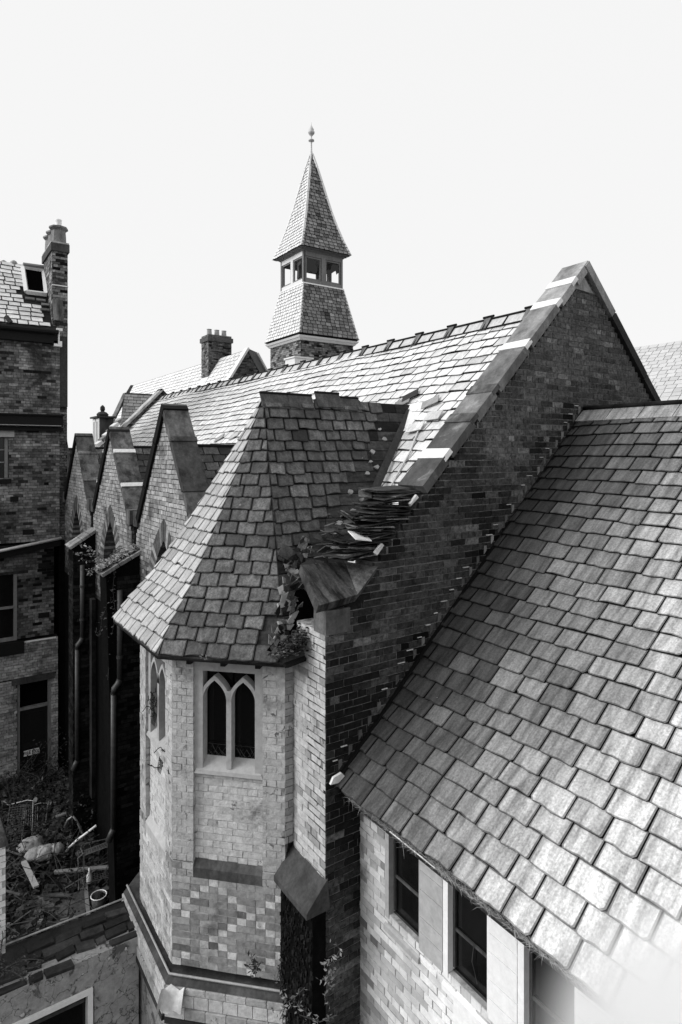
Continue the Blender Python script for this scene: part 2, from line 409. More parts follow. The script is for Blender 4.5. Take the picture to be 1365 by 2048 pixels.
# kneeler stone at the gable foot
B1, B2, F1, F2 = Vector((3.36, 5.70, -1.20)), Vector((3.92, 5.70, -1.22)), Vector((3.27, 5.20, -1.52)), Vector((3.74, 5.20, -1.47))
kn = slab([F1, F2, B2, B1], (0, -.5, .86), .10, .4)
obj('kneeler_stone', kn, 'kneel', hall, label='heavy streaked stone slab at the foot of the gable coping')
obj('kneeler_wedge', slab([F2 + Vector((.005, 0, 0)), Vector((4.02, 5.21, -1.21)), B2 + Vector((.01, 0, .0))], (0.0, -.5, .86), .10, .8), 'kneel', hall)
obj('kneeler_block', box(3.40, 3.70, GY - .035, GY + .2, -1.86, -1.61, .9), 'stone_dark', hall, label='pale stained stone block under the slab at the wall corner')
obj('corner_block', box(3.44, 3.9, GY - .002, GY + .3, -1.6, -1.52, 0), 'black', hall)

# main roof
GA = .205; nrow = int((RX - 3.55) * 1.4357 / GA)
def mpt(i, s):
    x = RX - .05 - i * GA / 1.4357; sag = .02 * math.sin(s * .7) + .012 * math.sin(s * 1.9 + 1)
    return Vector((x, GY + .40 + s, zmain(x) - sag))
DORM = [(10.32, .10), (13.88, .10), (17.37, .10), (20.9, .10)]
EPROF = [(0, 0), (.15, .18), (.3, .345), (.45, .51), (.6, .66), (.75, .80), (.9, .91), (1, 1)]
def gprof(r):
    for (a, b), (c, d) in zip(EPROF, EPROF[1:]):
        if r <= c: return b + (d - b) * (r - a) / (c - a)
    return 1 + (r - 1) * .7
def under(p):
    for y, z in DORM:
        if z - 1.25 * abs(p.y - y) > zmain(p.x) + .03 and p.x < 5.9: return True
    if p.x < 6.4 and p.y < 9.6:
        r = abs(p.y - 7.5) / 1.81
        if r < 1.05 and .76 - 2.96 * gprof(r) > zmain(p.x) + .06: return True
    return False
def mskip(s, i, p):
    if under(p): return True
    q = proj(p)
    if 790 < q[0] < 845 and 800 < q[1] < 842: return True
    return False
SP = slate_rows(mpt, lambda i: 0, lambda i: 18.25, nrow, .30, tonef=lambda p, i: gauss01(.82, .09), skip=mskip, jit=.022, th=.013, gap=.013, lift=1.3, rim=.008, edge=.4)
rf = obj('roof', hexa([Vector(p) for p in ((RX, GY + .36, RZ - .10), (RX, 23.95, RZ - .10), (3.5, 23.95, zmain(3.5) - .10), (3.5, GY + .36, zmain(3.5) - .10), (RX, GY + .36, RZ - .03), (RX, 23.95, RZ - .03), (3.5, 23.95, zmain(3.5) - .03), (3.5, GY + .36, zmain(3.5) - .03))]), 'deck', hall, tone=.1)
emit(SP, 'slate', 'slate_pale', rf)
# far slope of the roof
obj('far_slope', hexa([Vector(p) for p in ((RX, GY + .36, RZ - .10), (12.2, GY + .36, zmain(12.2) - .10), (12.2, 23.95, zmain(12.2) - .10), (RX, 23.95, RZ - .10), (RX, GY + .36, RZ - .02), (12.2, GY + .36, zmain(12.2) - .02), (12.2, 23.95, zmain(12.2) - .02), (RX, 23.95, RZ - .02))]), 'slate_pale', hall)
obj('mortar_patch', slab([onP(x, y, (RX, 0, RZ + .02), Vector((-RS, 0, 1))) for x, y in ((786, 838), (800, 812), (846, 796), (850, 812), (832, 838), (815, 858))], (-.7, 0, .7), .02, .9), 'lead_white', hall, label='bright bare mortar patch where slates have slipped')
for (x, y, an, tn) in ((806, 806, .5, .2), (822, 793, .55, .05), (832, 856, .2, .8), (862, 806, .5, .3), (868, 833, .1, .6), (440, 877, .6, .3), (470, 872, .5, .5)):
    p = onP(x, y, (RX, 0, RZ + .05), Vector((-RS, 0, 1))); dn = Vector((-.7, 0, -.72)); al = Vector((0, 1, 0)); nn = Vector((-.72, 0, .7))
    a = al * math.cos(an) + dn * math.sin(an); b = -al * math.sin(an) + dn * math.cos(an)
    obj('slipped_slate', obox(p + nn * .02, a * .15, b * .09, (nn + dn * .12) * .006, tn), 'slate_pale' if tn > .1 else 'slate_turret', rf, tone=tn)
# ridge tiles with raised vents
y = GY + .95; k = 0
while y < 23.7:
    L_ = .43
    P = []
    for yy in (y + .008, y + L_ - .008):
        P.append([Vector((RX - .15, yy, RZ - .13)), Vector((RX, yy, RZ + .05)), Vector((RX + .15, yy, RZ - .13))])
    V = P[0] + P[1]; g = (V, [(0, 1, 4, 3), (1, 2, 5, 4), (0, 2, 1), (3, 4, 5)], .6)
    t_ = obj('ridge_tile', g, 'slate_pale', rf, tone=.7)
    obj('ridge_roll', join([tube([(RX, y, RZ + .055), (RX, y + L_, RZ + .055)], .022, 6), tube([(RX - .155, y, RZ - .125), (RX - .155, y + L_, RZ - .125)], .013, 5), tube([(RX - .155, y, RZ - .12), (RX, y, RZ + .06)], .012, 5)]), 'black', rf, stuff=True)
    if k % 2 == 0:
        V = []
        for yy, s_ in ((y - .07, 1.0), (y + .07, 1.0)):
            V += [Vector((RX - .17, yy, RZ - .15)), Vector((RX, yy, RZ + .09)), Vector((RX + .17, yy, RZ - .15))]
        obj('ridge_vent', (V, [(0, 1, 4, 3), (1, 2, 5, 4), (0, 2, 1), (3, 4, 5)]), 'coping', rf, tone=.8)
        obj('vent_cap', join([tube([(RX, y - .12, RZ + .10), (RX, y + .11, RZ + .10)], .020, 6), tube([(RX - .17, y - .08, RZ - .15), (RX, y - .08, RZ + .09), (RX + .17, y - .08, RZ - .15)], .014, 5)]), 'black', rf, stuff=True)
    y += L_; k += 1

# side wall with small gables, arched windows, buttresses
SX = 3.42
def sgable(Yk, pk, first):
    """coped brick gable facing the court"""
    vz = -1.12; hw = 1.52
    top = pk - .25
    a_top, a_half, a_spring = (-1.40, .66, -2.5)
    def arch(z, half, ztop, zs):
        if z > ztop: return 0
        if z < zs: return half
        f = (z - zs) / (ztop - zs); return half * (1 - f ** 2.3)
    def sp(z):
        if z > top: return []
        h = min((pk - .21 - z) / (pk - vz + .12) * hw, 1.62)
        if h < .03: return []
        o = arch(z, a_half, a_top, a_spring)
        if z < -5.2: o = 0
        if o > .02: return [(Yk - h, Yk - o), (Yk + o, Yk + h)]
        return [(Yk - h, Yk + h)]
    ph = obj('side_gable', box(SX + .26, SX + .38, Yk - 1.2, Yk + 1.2, -2.2, vz), 'deepwall', hall)
    # u runs along +Y ; origin so that u = Y
    brick_wall(ph, (SX, 0, 0), (0, 1, 0), (-1, 0, 0), -3.4, top, sp, 'brick_gable', 'mortar_gable', indiv=False, wallname='gable_brickwork', back=.3, proud=.012, L=.24, tonef=lambda u, z, i, k: gauss01(.72 - .32 * max(0, (-z - 1.2)), .16))
    # voussoirs
    def curve(half, ztop, zs, t):        # t 0..1 spring to apex
        z = zs + (ztop - zs) * t; return half * (1 - t ** 2.3), z
    for sgn in (-1, 1):
        for q in range(15):
            t0, t1 = (q / 15), ((q + 1) / 15 - .006)
            i0 = curve(.57, -1.49, -2.5, t0); i1 = curve(.57, -1.49, -2.5, t1); o0 = curve(.93, -1.11, -2.62, t0); o1 = curve(.93, -1.11, -2.62, t1)
            xs = SX - .02
            pts = [Vector((xs, Yk + sgn * c_[0], c_[1])) for c_ in (i0, o0, o1, i1)]
            if sgn > 0: pts.reverse()
            obj('voussoir', slab(pts, (-1, 0, 0), .30, .12 + .6 * (q % 2) * R()), 'brick_gable', ph)
    # copings
    fr = SX - .05; bk = SX + .38
    segs = [(0, .30), (.30, .68), (.68, 1.0)]
    for sgn in (-1, 1):
        for a, b in segs:
            A = Vector((0, Yk + sgn * hw * a * 1.0, pk - (pk - vz + .12) * a)); B = Vector((0, Yk + sgn * hw * b, pk - (pk - vz + .12) * b))
            d = (B - A).normalized(); n = Vector((0, -d.z * (1 if sgn > 0 else -1), abs(d.y))) ; n = Vector((0, sgn * abs(d.z), abs(d.y)))
            P = []
            for base in (-.10 if sgn < 0 else -.15, .0 if sgn < 0 else -.003):
                for p, x in ((A, fr - (.01 if sgn > 0 else 0)), (B, fr - (.01 if sgn > 0 else 0)), (B, bk), (A, bk)): P.append(Vector((x, p.y, p.z)) + n * base + (d * (.015 if p is A else -.015)))
            obj('coping_stone', hexa(P, U(.2, .6) if sgn < 0 else 0), 'coping' if sgn < 0 else 'black', ph)
            if a > 0:
                obj('coping_joint', obox(A + Vector(((fr + bk) / 2, 0, 0)) + n * .0, (.225, 0, 0), d * .045, n * .022, .8 if (first != 0) else .2), 'lead_white' if first == 1 else 'coping', ph)
        K = Vector((SX, Yk + sgn * (hw + .02), vz - .12))
        obj('kneeler_stone', hexa([K + Vector(q) for q in ((-.06, -.12, -.16), (.38, -.12, -.16), (.38, .12, -.16), (-.06, .12, -.16), (-.06, -.14, .12), (.38, -.14, .12), (.38, .14, .12), (-.06, .14, .12))], .5), 'coping', ph)
    # window deep in the opening
    pane = obj('window_pane', box(SX + .28, SX + .30, Yk - .62, Yk + .62, -5.2, -1.45), 'dark', ph)
    obj('window_mullion', box(SX + .2, SX + .26, Yk - .04, Yk + .04, -5.2, -1.6), 'stone_dark', ph, tone=.3)
    # small roof behind the gable
    zr = .10
    for sgn in (-1, 1):
        if sgn > 0 and Yk > 12: continue
        g_ = .17; nr = 9
        def dp(i, s, sgn=sgn): 
            yy = i * g_ * .625; return Vector((SX + .40 + s, Yk + sgn * yy, zr - 1.25 * yy))
        def hi(i): return max(.02, xmain(zr - 1.25 * i * g_ * .625) - SX - .40)
        pc = slate_rows(dp, lambda i: 0, hi, nr, .27, tonef=lambda p, i: gauss01(.45, .25), skip=lambda s, i, p: sgn < 0 and first == 0 and s > .7 and i > 2 and R() < .5)
        y1 = 9 * g_ * .625
        dk = obj('dormer_roof', slab([Vector((SX + .38, Yk, zr - .02)), Vector((SX + .38, Yk + sgn * y1, zr - 1.25 * y1 - .02)), Vector((xmain(zr - 1.25 * y1), Yk + sgn * y1, zr - 1.25 * y1 - .02)), Vector((xmain(zr), Yk, zr - .02))], (0, sgn * .78, .62), .05, .1), 'deck', ph)
        if sgn < 0: emit(pc, 'slate', 'slate_turret', dk, limit=40)
        else: obj('slate_courses', join(pc), 'slate_turret', dk, stuff=True)
    obj('ridge_roll', tube([(SX + .4, Yk, zr + .02), (xmain(zr), Yk, zr + .02)], .03, 6), 'black', ph)
for q, ((Yk, _), pk) in enumerate(zip(DORM, (.84, .57, .52, .52))): sgable(Yk, pk, q)
# dark lower wall, with gaps left as dark windows
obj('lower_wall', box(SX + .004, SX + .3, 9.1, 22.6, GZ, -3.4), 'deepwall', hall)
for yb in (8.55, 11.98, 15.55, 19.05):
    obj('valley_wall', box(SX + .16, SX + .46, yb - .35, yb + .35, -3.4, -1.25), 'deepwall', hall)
# buttresses
def buttress(yc, w_, xo, ztop, zlow, m='deepwall', body=None):
    xb = body or xo
    b = obj('buttress', hexa([Vector(p) for p in ((xb, yc - w_, GZ), (SX, yc - w_, GZ), (SX, yc + w_, GZ), (xb, yc + w_, GZ), (xo, yc - w_, zlow - .1), (SX, yc - w_, ztop - .1), (SX, yc + w_, ztop - .1), (xo, yc + w_, zlow - .1))]), m, hall)
    brick_wall(b, (0, yc - w_ - .002, 0), (1, 0, 0), (0, -1, 0), -8.6, zlow - .15, lambda z: [(xb, SX)], 'brick_alley_shade', 'deepwall', indiv=False, backing=False)
    brick_wall(b, (xb - .002, 0, 0), (0, 1, 0), (-1, 0, 0), -8.6, zlow - .4, lambda z: [(yc - w_, yc + w_)], 'brick_alley_shade', 'mortar_dark', indiv=False, backing=False)
    n = Vector((zlow - ztop, 0, SX - xo)).normalized()
    for i in range(3):
        for j in range(2):
            f0, f1 = i / 3, (i + 1) / 3 - .02; y0 = yc - w_ - .04 + j * (w_ + .05); y1 = y0 + w_ + .02
            P = [Vector((SX + (xo - SX) * f, y, ztop + (zlow - ztop) * f)) for f, y in ((f0, y0), (f1, y0), (f1, y1), (f0, y1))]
            if i == 2: P[1].x -= .1; P[2].x -= .1; P[1].z -= .06; P[2].z -= .06
            obj('weathering_slab', slab(P, n if n.z > 0 else -n, .06, U(.4, .9)), 'coping_main', b)
    return b
buttress(11.95, .24, 2.80, -1.83, -2.15, body=2.99)
buttress(15.5, .24, 2.92, -1.80, -2.12)
# downpipes
def downpipe(x, y, zt, zm, zb, nm):
    par = obj('downpipe', tube([(x, y, zt), (x, y, zm)], .05, 10), 'iron', hall, tone=.8, smooth=True, label=nm)
    obj('pipe_elbow', tube([(x, y, zm + .03), (x - .03, y, zm - .04), (x - .10, y, zm - .12), (x - .11, y, zm - .22)], .056, 10), 'iron', par, smooth=True)
    obj('pipe_length', tube([(x - .11, y, zm - .2), (x - .11, y, zb)], .05, 10), 'iron', par, tone=.5, smooth=True)
    obj('pipe_elbow', tube([(x - .11, y, zb), (x - .15, y, zb - .08), (x - .2, y, zb - .2)], .056, 10), 'iron', par, smooth=True)
    for q in (.3, .75): obj('pipe_collar', tube([(x, y, zt + (zm - zt) * q), (x, y, zt + (zm - zt) * q + .05)], .062, 10), 'iron', par, tone=.6)
p = onY(240, 1180, 11.66); q = onY(240, 1362, 11.66); r_ = onY(236, 1655, 11.66); downpipe(p.x, 11.66, p.z, q.z, r_.z, 'downpipe in front of the nearer buttress')
p = onY(165, 1130, 15.2); q = onY(165, 1278, 15.2); r_ = onY(159, 1520, 15.2); downpipe(p.x, 15.2, p.z, q.z, r_.z, 'downpipe in front of the farther buttress')
for (x0, x1, Yp) in ((252, 262, 11.72), (176, 182, 15.26), (184, 192, 13.9)):
    a = onY(x0, 1200, Yp); b = onY(x1, 1200, Yp)
    obj('brick_quoin', box(a.x, b.x, Yp, Yp + .2, -7.4, a.z, .6), 'brick_alley_shade', hall)
# far end parapet of the hall
zp = lambda x: 2.50 - abs(x - 7.8) * 1.02
def fspan(z):
    if z > 2.4: return []
    hw = (2.4 - z) / 1.02; return [(max(4.0, 7.8 - hw), 7.8 + hw)]
fp = obj('far_parapet', hexa([Vector((7.8 + a, y, z)) for a, y, z in ((-3.9, 23.95, -1.9), (3.9, 23.95, -1.9), (3.9, 24.25, -1.9), (-3.9, 24.25, -1.9), (-.02, 23.95, 2.4), (.02, 23.95, 2.4), (.02, 24.25, 2.4), (-.02, 24.25, 2.4))]), 'mortar_dark', hall)
brick_wall(fp, (0, 23.95, 0), (1, 0, 0), (0, -1, 0), 0, 2.36, fspan, 'brick_dark', 'mortar_dark', indiv=False, backing=False)
for a, b in ((7.8, 6.9), (6.9, 5.9), (5.9, 4.9)): cop(a, b, -1, zp, .09, 23.85, 24.35, .9, 'coping_main', par=hall)
for a, b in ((7.8, 8.4), (8.4, 9.1)): cop(a, b, 1, zp, .12, 23.85, 24.35, .1, 'stone_dark', par=hall)

# ================================================================== TURRET (half octagon bay)
tur = thing('turret', 'half octagonal painted brick turret with bell cast slate roof and gothic windows', 'turret', (2.9, 7.5, GZ))
P1, P2, P3, P4 = Vector((2.37, 8.12, 0)), Vector((2.37, 6.89, 0)), Vector((3.308, 5.952, 0)), Vector((3.42, 5.952, 0))
ZE, ZB, ZS = -2.24, -4.62, -5.88        # eave, panel base, string course
core = obj('turret_core', hexa([Vector((a.x, a.y, z)) for z in (-9.2, -5.92) for a in (Vector((2.62, 6.98)), Vector((3.45, 6.15)), Vector((3.45, 8.5)), Vector((2.62, 8.5)))]), 'deepwall', tur)
def face(A, B, nm, lim, pil, winz):
    """one face: two pilasters, recessed panel with window, brick below"""
    A = Vector(A); B = Vector(B); ud = (B - A).normalized(); L = (B - A).length; nd = Vector((ud.y, -ud.x, 0))
    if nd.dot(Vector((2.9, 7.5, 0)) - A) > 0: nd = -nd
    p0, p1 = pil, L - pil
    w0, w1 = winz       # window bottom (frame), top
    def tn(u, z, i, k):
        t = gauss01(.62, .07)
        if z < -4.0: t -= .08
        return max(0, t)
    def tn3(u, z, i, k): return gauss01(.72, .12)
    def tn2(u, z, i, k):          # lozenge pattern of white headers on weathered brick
        kk = int(math.floor(u / .1175)); a = (kk + i) % 9; b = (kk - i) % 9
        hit = (a == 0 or b == 0) if i % 2 == 0 else (a in (0, 8) or b in (0, 1))
        return 1.0 if hit and R() < .93 else gauss01(.34, .12)
    wl = brick_wall(tur, A, ud, nd, ZB, ZE, lambda z: [(0, p0), (p1, L)], 'paint_brick', 'mortar_paint', limit=110, tonef=tn, wallname='pilaster_brickwork', back=.3, proud=.0035, hdr=2)
    A2 = A - nd * .055
    brick_wall(tur, A2, ud, nd, ZB, w0 - .02, lambda z: [(p0, p1)], 'paint_brick', 'mortar_paint', limit=90, tonef=lambda u, z, i, k: gauss01(.85, .1), wallname='panel_brickwork', back=.2, proud=.0025)
    # stone base of the panel
    def fb(u0, u1, n0, n1, z0, z1, t=.5): return obox(A + ud * (u0 + u1) / 2 + nd * (n0 + n1) / 2 + Vector((0, 0, (z0 + z1) / 2)), ud * (u1 - u0) / 2, nd * (n1 - n0) / 2, (0, 0, (z1 - z0) / 2), t)
    zb0 = ZB - .17
    P = [A + ud * u + nd * n + Vector((0, 0, z)) for z, n in ((zb0, -.1), (zb0, .006)) for u in (p0, p1)]
    Q = [A + ud * p0 + nd * .004 + Vector((0, 0, zb0)), A + ud * p1 + nd * .004 + Vector((0, 0, zb0)), A + ud * p1 - nd * .2 + Vector((0, 0, zb0)), A + ud * p0 - nd * .2 + Vector((0, 0, zb0)),
         A + ud * p0 + nd * .004 + Vector((0, 0, ZB - .06)), A + ud * p1 + nd * .004 + Vector((0, 0, ZB - .06)), A + ud * p1 - nd * .054 + Vector((0, 0, ZB + .02)), A + ud * p0 - nd * .054 + Vector((0, 0, ZB + .02))]
    obj('panel_base_stone', hexa(Q, .8 if nm == 'front' else .9), 'stone_dark' if nm == 'front' else 'stone', tur)
    brick_wall(tur, A, ud, nd, zb0, ZB, lambda z: [(0, p0), (p1, L)], 'paint_brick', 'mortar_paint', limit=20, wallname='pilaster_foot', back=.3)
    def diaper(i, a, b):
        cw_ = .1105; out = []; k = 0; u = a
        white = lambda k: (k + i) % 8 == 0 or (k - i) % 8 == 0
        while u < b - .03:
            w_ = 1
            if not white(k) and not white(k + 1) and u + 2 * cw_ < b + .02: w_ = 2
            e = min(b, u + w_ * cw_); out.append((u + .004, e - .004, U(.72, 1) if white(k) and R() < .92 else gauss01(.36, .10))); u = e; k += w_
        return out
    n_ = int((zb0 - ZS) / .078)
    brick_wall(tur, A, ud, nd, zb0 - n_ * .078, zb0, lambda z: [(0, L)], 'worn_brick', 'mortar_paint', limit=lim, tonef=tn2 if nm == 'front' else tn3, wallname='lower_brickwork', back=.3, proud=.006, hdr=99, L=.235, segf=diaper if nm == 'front' else None)
    wn = obj('window_frame', join([fb(p0, p1, -.16, -.02, w1, ZE + .02), fb(p0, p0 + .10, -.16, -.03, w0, w1), fb(p1 - .10, p1, -.16, -.03, w0, w1),
              fb(p0 + .1, p1 - .1, -.16, -.06, w0, w0 + .055)]), 'stone', tur, tone=.7, label=('white' if nm == 'front' else 'shaded') + ' stone frame with two pointed lights')
    mid = (p0 + p1) / 2
    obj('mullion', join([fb(mid - .03, mid + .03, -.15, -.035, w0 + .05, w1 - .22)]), 'stone', wn, tone=.7)
    # sloping sill
    Q = [A + ud * u + nd * n + Vector((0, 0, z)) for (u, n, z) in ((p0, -.005, w0 - .02), (p1, -.005, w0 - .02), (p1, -.18, w0 - .02), (p0, -.18, w0 - .02), (p0 + .02, -.015, w0 + .02), (p1 - .02, -.015, w0 + .02), (p1 - .08, -.15, w0 + .13), (p0 + .08, -.15, w0 + .13))]
    obj('window_sill', hexa(Q, .5), 'stone', wn)
    hwid = (p1 - p0 - .2 - .06) / 2
    for c0 in (p0 + .10 + hwid / 2, p1 - .10 - hwid / 2):
        zs, zt = w1 - .34, w1 - .09
        for sgn in (-1, 1):
            gs = []
            for q in range(8):
                def cv(t, h, zt_): return sgn * h * (1 - t ** 2.3), zs + (zt_ - zs) * t
                t0, t1 = q / 8, (q + 1) / 8
                a0 = cv(t0, hwid / 2, zt - .02); a1 = cv(t1, hwid / 2, zt - .02); b0 = cv(t0, hwid / 2 + .034, zt + .035); b1 = cv(t1, hwid / 2 + .034, zt + .035)
                pts = [A + ud * (c0 + e[0]) + nd * -.035 + Vector((0, 0, e[1])) for e in (a0, b0, b1, a1)]
                gs.append(slab(pts, nd, .11, .7))
            obj('tracery_arch', join(gs), 'stone', wn)
        obj('glass_pane', fb(c0 - hwid / 2 - .02, c0 + hwid / 2 + .02, -.20, -.19, w0 + .04, w1 - .0), 'glass', wn)
        # leaded lattice left at the foot of the light
        gs = []
        for q in range(7):
            u = c0 - hwid / 2 + hwid * (q + .5) / 7; x = U(.05, .22)
            for s_ in (-1, 1): gs.append(tube([A + ud * (u - s_ * .04) + nd * -.155 + Vector((0, 0, w0 + .1)), A + ud * (u + s_ * .04) + nd * -.155 + Vector((0, 0, w0 + .1 + x * .8))], .0025, 3))
        gs.append(tube([A + ud * (c0 - hwid / 2) + nd * -.155 + Vector((0, 0, w0 + .26)), A + ud * (c0 + hwid / 2) + nd * -.155 + Vector((0, 0, w0 + .255))], .004, 3))
        obj('leaded_lattice', join(gs), 'iron', wn, stuff=True)
    # rafter feet under the eaves
    for f in (.2, .5, .8):
        obj('rafter_foot', fb(L * f - .028, L * f + .028, -.05, .15, ZE - .10, ZE + .06), 'black', tur)
    return A, ud, nd, L
fA = face(P2, P3, 'front', 260, .255, (-3.60, -2.46))
fB = face(P1, P2, 'left', 150, .23, (-3.56, -2.48))
# leading torn out of the left window
A, ud, nd, L = fB
gs = []
for cz, cu in ((-2.95, .55), (-3.15, .62), (-3.62, .85)):
    for q in range(6):
        a = Vector(A) + ud * (cu + U(-.05, .12)) + nd * U(-.05, .10) + Vector((0, 0, cz + U(-.1, .1)))
        pts = [a]
        for w_ in range(4): pts.append(pts[-1] + ud * U(-.05, .07) + nd * U(-.04, .05) + Vector((0, 0, U(-.06, .05))))
        gs.append(tube(pts, .005, 4))
    for q in range(5):
        o_ = Vector(A) + ud * cu + nd * .02 + Vector((0, 0, cz))
        gs.append(tube([o_ + ud * .03 * q, o_ + ud * (.03 * q + .02) + Vector((0, 0, -.12)) + nd * .04], .004, 4)); gs.append(tube([o_ + Vector((0, 0, -.025 * q)), o_ + ud * .13 + nd * .02 + Vector((0, 0, -.025 * q + .02))], .004, 4))
obj('torn_leading', join(gs), 'black', tur, stuff=True, label='twisted black window leading hanging out of the left light')
# short return face and the hall's side wall beside it
rt = obj('return_wall', box(3.33, 3.46, 5.962, 6.1, -4.3, -2.24), 'mortar_paint', tur)
brick_wall(rt, (0, 5.955, 0), (1, 0, 0), (0, -1, 0), -4.3, -2.2, lambda z: [(3.31, 3.415)], 'paint_brick', 'mortar_paint', limit=40, backing=False, tonef=lambda *a: gauss01(.25, .15))
def swt(u, z, i, k): return gauss01(.72, .12) if R() < .9 else .2
brick_wall(hall, (SX, 0, 0), (0, 1, 0), (-1, 0, 0), -4.42, -1.85, lambda z: [(GY + .005, 5.95)], 'paint_brick', 'mortar_paint', limit=110, tonef=swt, wallname='corner_wall', back=.2, proud=.005)
# splayed stone and thicker wall below
Q = [Vector(v) for v in ((3.18, 5.28, -4.66), (3.18, 5.97, -4.66), (3.46, 5.97, -4.66), (3.46, 5.28, -4.66), (3.18, 5.28, -4.60), (3.18, 5.97, -4.60), (3.43, 5.97, -4.34), (3.43, 5.28, -4.34))]
obj('splay_stone', hexa([Q[i] for i in (0, 3, 2, 1, 4, 7, 6, 5)], .45), 'stone_dark', hall, label='diamond shaped sloping stone at the foot of the white wall corner')
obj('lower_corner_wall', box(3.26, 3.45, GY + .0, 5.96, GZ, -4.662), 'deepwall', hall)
gs = []
for q in range(700):
    gs.append(rock((3.25, U(GY, 5.95), U(-6.3, -4.7)), U(.004, .02), U(0, 1), (.4, 1, 1.6)))
obj('moss_flakes', join(gs), 'soil', hall, stuff=True)
# string course and offset below
def outset(d, z): # polygon of the turret pushed out by d
    k = d * .4142
    return [Vector((2.37 - d, 8.6, z)), Vector((2.37 - d, 6.89 - k, z)), Vector((3.308 + .02, 5.952 - d * 1.414 + .02 * 0 + .0, z))]
def band(d0, z0, d1, z1, m, nm, t=.5):
    lo_ = outset(d0, z0); hi_ = outset(d1, z1); bi = [v + Vector((.25, .25, 0)) for v in lo_]; bh = [v + Vector((.25, .25, 0)) for v in hi_]
    return join([hexa([lo_[i], lo_[i + 1], bi[i + 1], bi[i], hi_[i], hi_[i + 1], bh[i + 1], bh[i]]) for i in range(2)])
obj('string_course', join([tube(outset(.04, ZS - .01), .013, 6)]), 'stone', tur, tone=.2)
obj('offset_course', band(.09, ZS - .09, .02, ZS - .03, 'stone', ''), 'stone_dark', tur, tone=.8)
obj('base_wall', band(.06, GZ, .06, ZS - .15, 'plaster', ''), 'plaster', tur, tone=.3)
for (A_, B_) in ((outset(.075, 0)[0], outset(.075, 0)[1]), (outset(.075, 0)[1], outset(.075, 0)[2])):
    ud = (B_ - A_).normalized(); nd = Vector((ud.y, -ud.x, 0)); L = (B_ - A_).length
    if nd.dot(Vector((2.9, 7.5, 0)) - A_) > 0: nd = -nd
    for (z0, z1, nn, bl, tt) in ((ZS - .165, ZS - .095, .012, .235, .75), (ZS - .30, ZS - .17, .018, .17, .9), (ZS - .42, ZS - .305, .035, .24, .55)):
        u = 0
        while u < L - .02:
            e = min(L, u + bl); obj('brick', obox(A_ + ud * (u + e) / 2 + nd * nn / 2 + Vector((0, 0, (z0 + z1) / 2)), ud * ((e - u) / 2 - .004), nd * (.02 + nn / 2), (0, 0, (z1 - z0) / 2 - .004), gauss01(tt, .15)), 'paint_brick', tur); u = e
    obj('base_lintel', obox(A_ + ud * L / 2 + nd * .03 + Vector((0, 0, ZS - .46)), ud * L / 2, nd * .03, (0, 0, .03), .2), 'stone_dark', tur)
A_, B_ = outset(.06, 0)[1], outset(.06, 0)[2]; ud = (B_ - A_).normalized(); nd = Vector((ud.y, -ud.x, 0)); 
if nd.dot(Vector((2.9, 7.5, 0)) - A_) > 0: nd = -nd
obj('base_window', obox(A_ + ud * .55 + nd * .006 + Vector((0, 0, ZS - 1.1)), ud * .35, nd * .01, (0, 0, .42)), 'glass', tur)

# turret roof
AP = Vector((3.84, 7.5, 0)); E1, E2, E3 = Vector((2.13, 8.52, 0)), Vector((2.15, 6.74, 0)), Vector((3.20, 5.69, 0)); E0 = Vector((3.3, 9.6, 0))
zr = lambda r: .76 - 2.96 * gprof(r)
# rows by arc length
RR = [0]; tot = 0; N_ = 400; acc = [0]
for i in range(N_):
    a, b = i / N_, (i + 1) / N_; acc.append(acc[-1] + math.hypot(1.81 * (b - a), zr(a) - zr(b)))
NR = 21
def r_at(s):
    for i in range(N_):
        if acc[i + 1] >= s: return (i + (s - acc[i]) / (acc[i + 1] - acc[i])) / N_
    return 1.0
RR = [r_at(acc[-1] * i / NR) for i in range(NR + 1)]; RR[-1] = 1.0
troof = obj('turret_roof', join([slab([Vector((AP.x + (e.x - AP.x) * r, AP.y + (e.y - AP.y) * r, zr(r) - .03)) for e, r in ((Ea, RR[i]), (Ea, RR[i + 1]), (Eb, RR[i + 1]), (Eb, RR[i]))], (0, 0, 1), .02) for Ea, Eb in ((E0, E1), (E1, E2), (E2, E3)) for i in range(NR)]), 'deck', tur, tone=.1, stuff=True)
def hipface(Ea, Eb, m, tonef, skip=None, width=.25, phase=0):
    d = (Eb - Ea).normalized()
    def cen(r): return AP + ((Ea + Eb) / 2 - AP) * r
    def pt(i, s):
        c = cen(RR[i]); return Vector((c.x + d.x * s, c.y + d.y * s, zr(RR[i])))
    hl = lambda i: (Eb - Ea).length / 2 * RR[i]
    return slate_rows(pt, lambda i: -hl(i), hl, NR, width, tonef=tonef, skip=skip, jit=.014, ragged=.010, phase=phase, th=.016, gap=.012, rim=.013, edge=.3, lift=1.1)
pl = hipface(E1, E2, None, lambda p, i: gauss01(.50 - .0 * i, .07), width=.21)
p0 = hipface(E0, E1, None, lambda p, i: gauss01(.5, .16))
emit(pl, 'slate', 'slate_pale', troof, limit=110)  # left facet in pale slate, front darker: side light painted in
obj('slate_courses', join(p0), 'slate_pale', troof, stuff=True)
def missing(q, y):   # x beyond which slates are gone, by height
    T = [(800, 775), (834, 773), (865, 744), (886, 735), (908, 719), (943, 707), (959, 705), (990, 687), (1003, 680), (1032, 661), (1054, 652), (1076, 600), (1100, 595), (1130, 572), (1160, 565), (1200, 560), (1240, 548), (1280, 540), (1320, 545)]
    for (a, b), (c, d_) in zip(T, T[1:]):
        if y <= c: return b + (d_ - b) * (y - a) / (c - a)
    return 545
def tskip(s, i, p):
    q = proj(p); return q[0] > missing(q, q[1] + 8) - 8 + U(-13, 13)
tt = lambda p, i: gauss01(.46, .13)
